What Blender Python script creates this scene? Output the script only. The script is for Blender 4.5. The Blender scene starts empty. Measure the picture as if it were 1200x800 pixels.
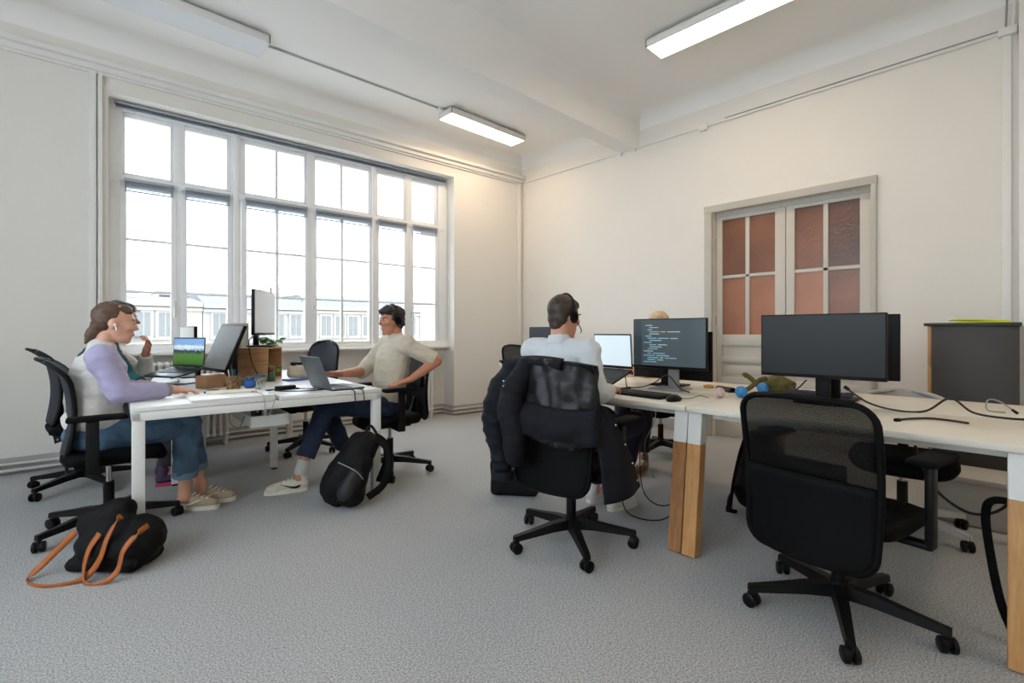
import bpy, bmesh, math, random
from mathutils import Vector, Matrix, Euler, noise

random.seed(7)
S = bpy.context.scene
COL = S.collection
R = math.radians
PI = math.pi

# ------------------------------------------------------------------ camera, world, exposure
cam_d = bpy.data.cameras.new('camera')
cam = bpy.data.objects.new('camera', cam_d)
COL.objects.link(cam)
cam.location = (0, 0, 1.13)
cam.rotation_euler = (R(90), 0, R(-43.75))
cam_d.sensor_width = 36
cam_d.lens = 17.01
cam_d.shift_y = -0.0096
cam_d.clip_start = 0.02
cam_d.clip_end = 500
S.camera = cam

w = bpy.data.worlds.new('sky')
S.world = w
w.use_nodes = True
bg = w.node_tree.nodes['Background']
bg.inputs[0].default_value = (0.80, 0.90, 1.0, 1)
bg.inputs[1].default_value = 5.0

S.view_settings.view_transform = 'Standard'
S.view_settings.look = 'None'
S.view_settings.gamma = 1
S.view_settings.use_curve_mapping = False
S.view_settings.exposure = 0.40
S.cycles.max_bounces = 12
S.cycles.diffuse_bounces = 8
S.cycles.transparent_max_bounces = 24
LAMP = 15.0          # radiance of the lit ceiling panels


# ------------------------------------------------------------------ materials
def lin(c):
    return tuple(((v / 12.92) if v <= .04045 else ((v + .055) / 1.055) ** 2.4) for v in c)


MATS = {}


def mat(name, col, rough=.6, metal=0., var=0., vscale=20., bump=0., bscale=200., spec=.5, emit=None, estr=0.,
        alpha=1., stretch=None, sheen=0.):
    """procedural material: base colour with noise variation and fine relief"""
    if name in MATS:
        return MATS[name]
    m = bpy.data.materials.new(name)
    m.use_nodes = True
    nt = m.node_tree
    b = nt.nodes['Principled BSDF']
    c = lin(col)
    b.inputs['Base Color'].default_value = (*c, 1)
    b.inputs['Roughness'].default_value = rough
    b.inputs['Metallic'].default_value = metal
    b.inputs['Specular IOR Level'].default_value = spec
    if sheen:
        b.inputs['Sheen Weight'].default_value = sheen
    tc = nt.nodes.new('ShaderNodeTexCoord')
    src = tc.outputs['Object']
    if stretch:
        mp = nt.nodes.new('ShaderNodeMapping')
        mp.inputs['Scale'].default_value = stretch
        nt.links.new(src, mp.inputs[0])
        src = mp.outputs[0]
    if var:
        n = nt.nodes.new('ShaderNodeTexNoise')
        n.inputs['Scale'].default_value = vscale
        n.inputs['Detail'].default_value = 4
        nt.links.new(src, n.inputs['Vector'])
        r = nt.nodes.new('ShaderNodeValToRGB')
        r.color_ramp.elements[0].position = .3
        r.color_ramp.elements[1].position = .7
        r.color_ramp.elements[0].color = (*[v * (1 - var) for v in c], 1)
        r.color_ramp.elements[1].color = (*[min(1, v * (1 + var)) for v in c], 1)
        nt.links.new(n.outputs['Fac'], r.inputs[0])
        nt.links.new(r.outputs[0], b.inputs['Base Color'])
    if bump:
        n2 = nt.nodes.new('ShaderNodeTexNoise')
        n2.inputs['Scale'].default_value = bscale
        n2.inputs['Detail'].default_value = 3
        nt.links.new(src, n2.inputs['Vector'])
        bp = nt.nodes.new('ShaderNodeBump')
        bp.inputs['Strength'].default_value = bump
        bp.inputs['Distance'].default_value = .01
        nt.links.new(n2.outputs['Fac'], bp.inputs['Height'])
        nt.links.new(bp.outputs[0], b.inputs['Normal'])
    if emit:
        b.inputs['Emission Color'].default_value = (*lin(emit), 1)
        b.inputs['Emission Strength'].default_value = estr
    if alpha < 1:
        b.inputs['Alpha'].default_value = alpha
    MATS[name] = m
    return m


def glass(name, tint=(1, 1, 1), refl=.06, rough=.0):
    if name in MATS:
        return MATS[name]
    m = bpy.data.materials.new(name)
    m.use_nodes = True
    nt = m.node_tree
    nt.nodes.remove(nt.nodes['Principled BSDF'])
    o = nt.nodes['Material Output']
    t = nt.nodes.new('ShaderNodeBsdfTransparent')
    t.inputs[0].default_value = (*tint, 1)
    g = nt.nodes.new('ShaderNodeBsdfGlossy')
    g.inputs['Roughness'].default_value = rough
    mx = nt.nodes.new('ShaderNodeMixShader')
    mx.inputs[0].default_value = refl
    nt.links.new(t.outputs[0], mx.inputs[1])
    nt.links.new(g.outputs[0], mx.inputs[2])
    nt.links.new(mx.outputs[0], o.inputs[0])
    MATS[name] = m
    return m


def mesh_fabric(name, col, open_=.3):
    m = mat(name, col, .7, spec=.2)
    nt = m.node_tree
    b = nt.nodes['Principled BSDF']
    tc = nt.nodes['Texture Coordinate']
    wv = nt.nodes.new('ShaderNodeTexWave')
    wv.inputs['Scale'].default_value = 70
    wv.bands_direction = 'Z'
    nt.links.new(tc.outputs['Object'], wv.inputs[0])
    mr = nt.nodes.new('ShaderNodeMapRange')
    mr.inputs['To Min'].default_value = 1 - open_ * 1.5
    mr.inputs['To Max'].default_value = 1 - open_ * .5
    nt.links.new(wv.outputs['Fac'], mr.inputs['Value'])
    nt.links.new(mr.outputs[0], b.inputs['Alpha'])
    return m


def wood(name, c1, c2, scale=6., stretch=(1, 1, .08), rough=.45):
    if name in MATS:
        return MATS[name]
    m = mat(name, c1, rough)
    nt = m.node_tree
    b = nt.nodes['Principled BSDF']
    tc = nt.nodes['Texture Coordinate']
    mp = nt.nodes.new('ShaderNodeMapping')
    mp.inputs['Scale'].default_value = [s * 14 for s in stretch]
    nt.links.new(tc.outputs['Object'], mp.inputs[0])
    n = nt.nodes.new('ShaderNodeTexNoise')
    n.inputs['Scale'].default_value = scale
    n.inputs['Detail'].default_value = 6
    n.inputs['Distortion'].default_value = .6
    nt.links.new(mp.outputs[0], n.inputs[0])
    r = nt.nodes.new('ShaderNodeValToRGB')
    r.color_ramp.elements[0].position = .32
    r.color_ramp.elements[1].position = .68
    r.color_ramp.elements[0].color = (*lin(c1), 1)
    r.color_ramp.elements[1].color = (*lin(c2), 1)
    nt.links.new(n.outputs['Fac'], r.inputs[0])
    nt.links.new(r.outputs[0], b.inputs['Base Color'])
    return m


M_WALL = mat('wall_paint', (.885, .868, .838), .85, var=.012, vscale=3, bump=.05, bscale=60)
M_CEIL = mat('ceiling_paint', (.93, .92, .905), .9, var=.01, vscale=2)
M_TRIM = mat('trim_paint', (.89, .88, .86), .5, var=.01, vscale=5)
M_WIN = mat('window_paint', (.93, .93, .93), .45, var=.02, vscale=8)
M_DOOR = mat('door_paint', (.78, .755, .71), .5, var=.015, vscale=6)
M_CASE = mat('casing_paint', (.72, .70, .66), .5, var=.015, vscale=6)
M_SKIRT = mat('skirting_paint', (.66, .655, .65), .6, var=.02, vscale=6)
M_PIPE = mat('pipe_paint', (.80, .79, .77), .45)
M_RAD = mat('radiator_enamel', (.88, .87, .85), .4, var=.01)
M_BLK = mat('black_plastic', (.05, .05, .055), .45, var=.1, vscale=30, spec=.22)
M_BLKM = mat('black_matte', (.045, .045, .05), .8, var=.15, vscale=40, bump=.15, bscale=500, spec=.12)
M_SHELL = mat('black_shell', (.03, .03, .033), .65, var=.1, vscale=30, spec=.12)
M_NAVY = mat('blue_grey_fabric', (.17, .185, .225), .8, var=.1, vscale=60, bump=.2, bscale=600)
M_CHROME = mat('chrome', (.75, .75, .76), .2, 1.)
M_SILV = mat('silver_plastic', (.62, .62, .63), .35, .4)
M_GREYP = mat('light_grey_plastic', (.70, .69, .67), .5)
M_WHITE = mat('white_laminate', (.90, .895, .88), .35, var=.008, vscale=4)
M_STEEL = mat('white_steel', (.88, .875, .855), .4, var=.008, vscale=6)
M_CREAM = mat('cream_laminate', (.87, .845, .79), .4, var=.012, vscale=4)
M_SCR = mat('dark_screen', (.10, .105, .11), .35, spec=.3)
M_CABLE = mat('cable_black', (.06, .06, .06), .5)
M_CABLEG = mat('cable_grey', (.55, .55, .54), .5)
M_SKIN = mat('skin_light', (.85, .64, .54), .55, var=.05, vscale=14)
M_SKIN2 = mat('skin_warm', (.74, .50, .39), .55, var=.05, vscale=14)
M_SKIN3 = mat('skin_pale', (.80, .58, .48), .55, var=.05, vscale=14)
M_EYE = mat('eye_dark', (.12, .08, .06), .2)
M_LIP = mat('lip', (.70, .40, .36), .5)
M_LIGHT = mat('panel_lit', (1, 1, 1), .5, emit=(1, .89, .755), estr=LAMP)
M_OFFP = mat('panel_off', (.86, .865, .87), .4)
M_PANE = glass('window_glass', (.97, .98, .98), .04)
M_JAR = glass('clear_glass', (.9, .93, .93), .12, .02)
M_PAPER = mat('paper', (.90, .89, .86), .8)


# ------------------------------------------------------------------ mesh helpers
class B:
    """collects shapes into one bmesh"""

    def __init__(s):
        s.bm = bmesh.new()

    def _new(s, before):
        return [v for v in s.bm.verts if v.index < 0 or v not in before]

    def box(s, c, d, bev=0., rot=None, seg=2):
        r = bmesh.ops.create_cube(s.bm, size=1)
        vs = r['verts']
        bmesh.ops.scale(s.bm, vec=d, verts=vs)
        if bev:
            es = list({e for v in vs for e in v.link_edges})
            g = bmesh.ops.bevel(s.bm, geom=es, offset=bev, segments=seg, affect='EDGES', profile=.5)
            vs = list({v for f in g['faces'] for v in f.verts} | {v for v in vs if v.is_valid})
        M = Matrix.Translation(c) @ (rot.to_matrix().to_4x4() if rot else Matrix())
        bmesh.ops.transform(s.bm, matrix=M, verts=vs)
        return s

    def cyl(s, p0, p1, r0, r1=None, seg=14):
        return s.tube([p0, p1], [r0, r0 if r1 is None else r1], seg)

    def tube(s, pts, r, seg=8, caps=True, sm=0):
        pts = [Vector(p) for p in pts]
        if sm:
            pts, r = spline(pts, sm, r)
        n = len(pts)
        rs = r if isinstance(r, (list, tuple)) else [r] * n
        rings = []
        up = None
        for i in range(n):
            t = (pts[min(i + 1, n - 1)] - pts[max(i - 1, 0)])
            t = t.normalized() if t.length > 1e-9 else Vector((0, 0, 1))
            if up is None:
                up = Vector((0, 0, 1)) if abs(t.z) < .9 else Vector((1, 0, 0))
            a = t.cross(up).normalized()
            up = a.cross(t).normalized()
            rings.append([s.bm.verts.new(pts[i] + (a * math.cos(k * 2 * PI / seg) + up * math.sin(k * 2 * PI / seg)) * rs[i])
                          for k in range(seg)])
        for i in range(n - 1):
            for k in range(seg):
                s.bm.faces.new((rings[i][k], rings[i + 1][k], rings[i + 1][(k + 1) % seg], rings[i][(k + 1) % seg]))
        if caps:
            s.bm.faces.new(rings[0])
            s.bm.faces.new(rings[-1][::-1])
        return s

    def sph(s, c, r, rot=None, u=16, v=10):
        if not isinstance(r, (tuple, list)):
            r = (r, r, r)
        M = Matrix.Translation(c) @ (rot.to_matrix().to_4x4() if rot else Matrix()) @ Matrix.Diagonal((*r, 1))
        bmesh.ops.create_uvsphere(s.bm, u_segments=u, v_segments=v, radius=1, matrix=M)
        return s

    def lathe(s, prof, c=(0, 0, 0), seg=20, rot=None):
        M = Matrix.Translation(c) @ (rot.to_matrix().to_4x4() if rot else Matrix())
        rings = []
        for (r, z) in prof:
            if r < 1e-6:
                rings.append([s.bm.verts.new(M @ Vector((0, 0, z)))])
            else:
                rings.append([s.bm.verts.new(M @ Vector((r * math.cos(2 * PI * k / seg), r * math.sin(2 * PI * k / seg), z)))
                              for k in range(seg)])
        for a, b in zip(rings, rings[1:]):
            for k in range(seg):
                k2 = (k + 1) % seg
                if len(a) == 1 and len(b) == 1:
                    continue
                if len(a) == 1:
                    s.bm.faces.new((a[0], b[k2], b[k]))
                elif len(b) == 1:
                    s.bm.faces.new((a[k], a[k2], b[0]))
                else:
                    s.bm.faces.new((a[k], a[k2], b[k2], b[k]))
        return s

    def sheet(s, fn, nu, nv, th):
        """solid curved panel; fn(u,v) -> Vector, u,v in 0..1"""
        P_ = [[Vector(fn(i / nu, j / nv)) for j in range(nv + 1)] for i in range(nu + 1)]

        def nrm(i, j):
            a = P_[min(i + 1, nu)][j] - P_[max(i - 1, 0)][j]
            b = P_[i][min(j + 1, nv)] - P_[i][max(j - 1, 0)]
            n = a.cross(b)
            return n.normalized() if n.length > 1e-12 else Vector((0, 0, 1))
        A = [[s.bm.verts.new(P_[i][j] + nrm(i, j) * th / 2) for j in range(nv + 1)] for i in range(nu + 1)]
        C = [[s.bm.verts.new(P_[i][j] - nrm(i, j) * th / 2) for j in range(nv + 1)] for i in range(nu + 1)]
        for i in range(nu):
            for j in range(nv):
                s.bm.faces.new((A[i][j], A[i + 1][j], A[i + 1][j + 1], A[i][j + 1]))
                s.bm.faces.new((C[i][j], C[i][j + 1], C[i + 1][j + 1], C[i + 1][j]))
        for i in range(nu):
            s.bm.faces.new((A[i][0], C[i][0], C[i + 1][0], A[i + 1][0]))
            s.bm.faces.new((A[i][nv], A[i + 1][nv], C[i + 1][nv], C[i][nv]))
        for j in range(nv):
            s.bm.faces.new((A[0][j], A[0][j + 1], C[0][j + 1], C[0][j]))
            s.bm.faces.new((A[nu][j], C[nu][j], C[nu][j + 1], A[nu][j + 1]))
        return s

    def prism(s, poly, depth, M=None):
        """polygon in local xy extruded along local z by depth"""
        M = M or Matrix()
        a = [s.bm.verts.new(M @ Vector((x, y, 0))) for x, y in poly]
        b = [s.bm.verts.new(M @ Vector((x, y, depth))) for x, y in poly]
        n = len(poly)
        s.bm.faces.new(a[::-1])
        s.bm.faces.new(b)
        for k in range(n):
            s.bm.faces.new((a[k], a[(k + 1) % n], b[(k + 1) % n], b[k]))
        return s

    def rc(s, p0, p1, r0, r1):
        """rounded cone (for organic unions)"""
        p0, p1 = Vector(p0), Vector(p1)
        d = (p1 - p0)
        L = d.length
        t = d.normalized() if L > 1e-6 else Vector((0, 0, 1))
        pts, rs = [], []
        for k in range(5):
            a = -PI / 2 + k * PI / 8 * (1 if k < 4 else 1)
            pts.append(p0 + t * (r0 * math.sin(a)))
            rs.append(max(r0 * math.cos(a), 1e-4))
        for k in range(1, 5):
            a = k * PI / 8
            pts.append(p1 + t * (r1 * math.sin(a)))
            rs.append(max(r1 * math.cos(a), 1e-4))
        pts.insert(5, p1)
        rs.insert(5, r1)
        return s.tube(pts, rs, 14)

    def fc(s, p0, p1, r0, r1):
        return s.tube([p0, p1], [r0, r1], 20)

    def chain(s, pts, rs):
        for i in range(len(pts) - 1):
            s.rc(pts[i], pts[i + 1], rs[i], rs[i + 1])
        return s

    def done(s, name, m, parent=None, smooth=None, **tags):
        bmesh.ops.recalc_face_normals(s.bm, faces=s.bm.faces)
        me = bpy.data.meshes.new(name)
        s.bm.to_mesh(me)
        s.bm.free()
        return link(name, me, m, parent, smooth, **tags)


def link(name, me, m, parent=None, smooth=None, **tags):
    if m is not None:
        me.materials.append(m)
    if smooth is True:
        me.shade_smooth()
    elif smooth is None or smooth is False:
        if smooth is None:
            try:
                me.shade_smooth()
                me.set_sharp_from_angle(angle=R(38))
            except Exception:
                pass
    o = bpy.data.objects.new(name, me)
    COL.objects.link(o)
    if parent is not None:
        o.parent = parent
    for k, v in tags.items():
        o[{'cat': 'category'}.get(k, k)] = v
    return o


def spline(pts, n, r=None):
    out, ro = [], []
    P_ = [pts[0]] + pts + [pts[-1]]
    rr = r if isinstance(r, (list, tuple)) else None
    for i in range(1, len(P_) - 2):
        for k in range(n):
            t = k / n
            a, b, c, d = P_[i - 1], P_[i], P_[i + 1], P_[i + 2]
            out.append(.5 * ((2 * b) + (-a + c) * t + (2 * a - 5 * b + 4 * c - d) * t * t + (-a + 3 * b - 3 * c + d) * t ** 3))
            if rr:
                ro.append(rr[i - 1] * (1 - t) + rr[i] * t)
    out.append(pts[-1])
    if rr:
        ro.append(rr[-1])
        return out, ro
    return out, r


def remesh(b, vox, smooth=4, fold=0., fs=(9, 9, 9), seed=0.):
    """union of closed shapes -> one continuous mesh"""
    me = bpy.data.meshes.new('tmp')
    b.bm.to_mesh(me)
    b.bm.free()
    o = bpy.data.objects.new('tmp', me)
    COL.objects.link(o)
    md = o.modifiers.new('r', 'REMESH')
    md.mode = 'VOXEL'
    md.voxel_size = vox
    if smooth:
        sm = o.modifiers.new('s', 'SMOOTH')
        sm.factor = .5
        sm.iterations = smooth
    dg = bpy.context.evaluated_depsgraph_get()
    me2 = bpy.data.meshes.new_from_object(o.evaluated_get(dg))
    bpy.data.objects.remove(o)
    bpy.data.meshes.remove(me)
    if fold:
        ns = [v.normal.copy() for v in me2.vertices]
        for v, n in zip(me2.vertices, ns):
            p = Vector((v.co.x * fs[0] + seed, v.co.y * fs[1], v.co.z * fs[2]))
            v.co += n * fold * (noise.noise(p) + .5 * noise.noise(p * 2.3))
    me2.materials.clear()
    return me2


def thing(name, label, cat, loc=(0, 0, 0), rz=0., group=None, M=None):
    o = bpy.data.objects.new(name, None)
    o.empty_display_size = .1
    COL.objects.link(o)
    if M is not None:
        o.matrix_world = M
    else:
        o.location = loc
        o.rotation_euler = (0, 0, rz)
    if label:
        o['label'] = label
        o['category'] = cat
    if group:
        o['group'] = group
    return o


def struct(name, loc=(0, 0, 0), M=None):
    o = thing(name, None, None, loc, 0, None, M)
    o['kind'] = 'structure'
    return o


def copy_tree(o, parent=None):
    c = o.copy()
    COL.objects.link(c)
    c.parent = parent
    for ch in list(o.children):
        copy_tree(ch, c)
    return c


def strap_path(t, pts, w_, m, up=(0, 0, 1), name='strap', th=.004):
    pts, _ = spline([Vector(p) for p in pts], 6)
    n = len(pts)
    b = B()

    def fn(u, v):
        i = min(int(round(v * (n - 1))), n - 1)
        tg = (pts[min(i + 1, n - 1)] - pts[max(i - 1, 0)]).normalized()
        sd = tg.cross(Vector(up))
        sd = sd.normalized() if sd.length > 1e-5 else Vector((1, 0, 0))
        return pts[i] + sd * (u - .5) * w_
    b.sheet(fn, 2, n - 1, th)
    return b.done(name, m, t, True)


KS = dict(kind='structure')
# ------------------------------------------------------------------ the room
DX = 5.20                       # door wall plane
H = 3.74                        # ceiling height
WM = Matrix.Translation((4.0, 5.28, 0)) @ Matrix.Rotation(R(-3.4), 4, 'Z')      # window wall frame: u along, v outward
U0, U1 = -3.63, -0.03           # window alcove
ZT = 3.23
DEP = .25

m = mat('carpet', (.585, .59, .60), .97, spec=.1)
nt = m.node_tree
tc = nt.nodes['Texture Coordinate']
n1 = nt.nodes.new('ShaderNodeTexNoise')
n1.inputs['Scale'].default_value = 150
n1.inputs['Detail'].default_value = 2
n1.inputs['Roughness'].default_value = .75
nt.links.new(tc.outputs['Object'], n1.inputs[0])
rp = nt.nodes.new('ShaderNodeValToRGB')
rp.color_ramp.elements[0].position = .38
rp.color_ramp.elements[1].position = .62
rp.color_ramp.elements[0].color = (*lin((.53, .528, .525)), 1)
rp.color_ramp.elements[1].color = (*lin((.765, .763, .76)), 1)
nt.links.new(n1.outputs['Fac'], rp.inputs[0])
n3 = nt.nodes.new('ShaderNodeTexNoise')
n3.inputs['Scale'].default_value = 1.3
n3.inputs['Detail'].default_value = 5
nt.links.new(tc.outputs['Object'], n3.inputs[0])
mr = nt.nodes.new('ShaderNodeMapRange')
mr.inputs['To Min'].default_value = .93
mr.inputs['To Max'].default_value = 1.07
nt.links.new(n3.outputs['Fac'], mr.inputs['Value'])
mx = nt.nodes.new('ShaderNodeVectorMath')
mx.operation = 'SCALE'
nt.links.new(rp.outputs[0], mx.inputs[0])
nt.links.new(mr.outputs[0], mx.inputs['Scale'])
nt.links.new(mx.outputs[0], nt.nodes['Principled BSDF'].inputs['Base Color'])
M_CARPET = m

B().box((1.5, 1.7, -.05), (7.8, 8.6, .1)).done('floor', M_CARPET, **KS)
B().box((1.5, 1.7, H + .05), (7.8, 8.6, .1)).done('ceiling', M_CEIL, **KS)
b = B()
b.box((-4.9, .25, H / 2), (2.54, .5, H))            # left of the alcove
b.box(((U1 + 1.6) / 2, .25, H / 2), (1.6 - U1, .5, H))
b.box(((U0 + U1) / 2, .25, (ZT + H) / 2), (U1 - U0, .5, H - ZT))
b.box(((U0 + U1) / 2, DEP + .125, .465), (U1 - U0, .25, .93))
o = b.done('wall_window', M_WALL, **KS)
o.matrix_world = WM
# door wall with opening
DY0, DY1, DZ = .885, 2.287, 2.415
b = B()
b.box((DX + .15, (DY0 - 2.4) / 2, H / 2), (.3, DY0 + 2.4, H))
b.box((DX + .15, (DY1 + 5.35) / 2, H / 2), (.3, 5.35 - DY1, H))
b.box((DX + .15, (DY0 + DY1) / 2, (DZ + H) / 2), (.3, DY1 - DY0, H - DZ))
b.done('wall_door', M_WALL, **KS)
B().box((DX + 1.0, 1.6, 1.5), (.1, 4, 3.2)).done('wall_hall', mat('hall_wall', (.55, .36, .27), .9), **KS)
b = B()  # left wall, its opening made for the added daylight window
b.box((-2.3, -1.6, H / 2), (.2, 1.8, H))
b.box((-2.3, 4.9, H / 2), (.2, 2.2, H))
b.box((-2.3, 1.55, .45), (.2, 4.5, .9))
b.box((-2.3, 1.55, (3.2 + H) / 2), (.2, 4.5, H - 3.2))
b.done('wall_left', M_WALL, **KS)
B().box((1.5, -2.5, H / 2), (7.8, .2, H)).done('wall_back', M_WALL, **KS)
# pilaster at the right edge of the view
B().box((DX - .05, -.20, H / 2), (.1, .385, H), .004).done('trim_1', M_TRIM, **KS)
B().box((DX - .012, .055, 1.7), (.024, .05, 3.35), .004).done('trim_2', M_TRIM, **KS)

# coves between walls and ceiling
def cove(name, M, u0, u1, r=.17, z=H, mt=None):
    pr = [(0, 0), (0, -r)] + [(-r + r * math.cos(a), -r + r * math.sin(a)) for a in [PI / 2 * k / 8 for k in range(1, 8)]]
    pr = [(0, z), (0, z - r)]
    for k in range(1, 9):
        a = PI / 2 * k / 8
        pr.append((-(r - r * math.cos(a)), z - r + r * math.sin(a)))
    # extrude along u: local xy=(v,z) -> prism axis u
    X = Matrix(((0, 0, 1, u0), (1, 0, 0, 0), (0, 1, 0, 0), (0, 0, 0, 1)))
    o = B().prism(pr, u1 - u0, X).done(name, mt or M_CEIL, **KS)
    o.matrix_world = M
    return o


cove('trim_3', WM, -6.2, 1.2, .16)
DM = Matrix.Translation((DX, 5.3, 0)) @ Matrix.Rotation(R(-90), 4, 'Z')   # u runs toward -y, v toward +x
cove('trim_4', DM, 0, 7.6, .16)
# cornice on window wall
b = B()
b.box((-2.5, -.025, 3.395), (7.4, .05, .05), .006)
b.box((-2.5, -.045, 3.44), (7.4, .09, .045), .010)
b.box((-2.5, -.012, 3.36), (7.4, .024, .02))
o = b.done('trim_5', M_TRIM, **KS)
o.matrix_world = WM
# mouldings framing the alcove
for k, (u, wd) in enumerate(((-3.735, .05), (-3.685, .03))):
    o = B().box((u, -.016 - .006 * k, 1.69), (wd, .032 + .012 * k, 3.34), .006).done('trim_%d' % (6 + k), M_TRIM, **KS)
    o.matrix_world = WM
o = B().box((1.13, -.02, 1.69), (.05, .04, 3.34), .006).done('trim_8', M_TRIM, **KS)
o.matrix_world = WM
# beam
BY0, BY1, BZ = 3.20, 3.46, 3.36
pr = [(BY0 - .16, H), (BY0 - .03, H)]
pr = []
for k in range(9):
    a = PI / 2 * k / 8
    pr.append((BY0 - .02 - .14 * (1 - math.sin(a)), H - .14 * (1 - math.cos(a))))
pr += [(BY0, BZ + .02), (BY0 + .01, BZ), (BY0 + .095, BZ), (BY0 + .1, BZ + .012), (BY1 - .01, BZ + .012), (BY1, BZ + .022)]
for k in range(8, -1, -1):
    a = PI / 2 * k / 8
    pr.append((BY1 + .02 + .14 * (1 - math.sin(a)), H - .14 * (1 - math.cos(a))))
X = Matrix(((0, 0, 1, -2.2), (1, 0, 0, 0), (0, 1, 0, 0), (0, 0, 0, 1)))
B().prism(pr, 7.42, X).done('ceiling_beam', M_CEIL, **KS)

# skirting boards with heating pipes
def skirting(name, M, u0, u1, v=0.):
    b = B().box(((u0 + u1) / 2, v - .011, .065), (u1 - u0, .022, .13), .005)
    o = b.done(name, M_SKIRT, **KS)
    o.matrix_world = M
    return o


skirting('baseboard_window', WM, -6.2, U0)
skirting('baseboard_window_side', WM, U1, 1.2)
skirting('baseboard_alcove', WM, U0, U1, DEP)
for k, (u, s) in enumerate(((U0, 1), (U1, -1))):
    o = B().box((u + s * .011, DEP / 2, .065), (.022, DEP, .13), .004).done(('baseboard_left', 'baseboard_right')[k], M_SKIRT, **KS)
    o.matrix_world = WM
skirting('baseboard_door', DM, 0, 3.0)
for k, zz in enumerate((.035, .085)):
    o = thing('heating_pipe', ('lower white heating pipe running just above the carpet below the window wall skirting',
                               'upper white heating pipe running along the window wall skirting')[k], 'pipe', M=WM)
    v = -.045
    B().tube([(-6.0, v, zz), (U0 + .045, v, zz), (U0 + .045, DEP - .04, zz), (U1 - .05, DEP - .04, zz), (U1 - .05, v, zz),
              (1.13, v, zz)], .0125, 10).done('pipe_run', M_PIPE, o)
    for u in (-5.2, -4.35, .35, .95):
        B().box((u, v + .01, zz), (.03, .06, .034), .004).done('pipe_clip', M_PIPE, o)

# ------------------------------------------------------------------ window: six casements with transom lights
panes_u = [[(-3.50, -3.165)], [(-3.036, -2.69)], [(-2.51, -2.228), (-2.198, -1.923)], [(-1.791, -1.514), (-1.477, -1.16)],
           [(-1.03, -.684)], [(-.55, -.225)]]
bounds = [-3.58, -3.10, -2.61, -1.857, -1.105, -.617, -.10]
ZB, Z1, Z2, Z3, Z4, Z5 = 1.015, 1.50, 1.985, 2.47, 2.59, 3.105
fv = DEP - .03
b = B()                                     # fixed outer frame
b.box(((U0 + U1) / 2, fv, .965), (U1 - U0, .10, .07), .006)
b.box(((U0 + U1) / 2, fv, 2.535), (U1 - U0, .09, .07), .006)
b.box(((U0 + U1) / 2, fv, 3.19), (U1 - U0, .09, .08), .006)
for u, wd in zip(bounds, (.10, .085, .085, .085, .085, .085, .14)):
    b.box((u, fv, 2.08), (wd, .085, 2.3), .006)
for u, wd in ((-2.61, .05), (-1.105, .045)):
    b.box((u, fv - .05, 2.08), (wd, .03, 2.3), .008)
o = b.done('trim_9', M_WIN, **KS)
o.matrix_world = WM
o = B().box(((U0 + U1) / 2, DEP - .085, .925), (U1 - U0 - .01, .17, .03), .008).done('trim_10', M_TRIM, **KS)   # inner sill
o.matrix_world = WM
M_HAND = mat('handle_paint', (.83, .83, .82), .35)
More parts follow.
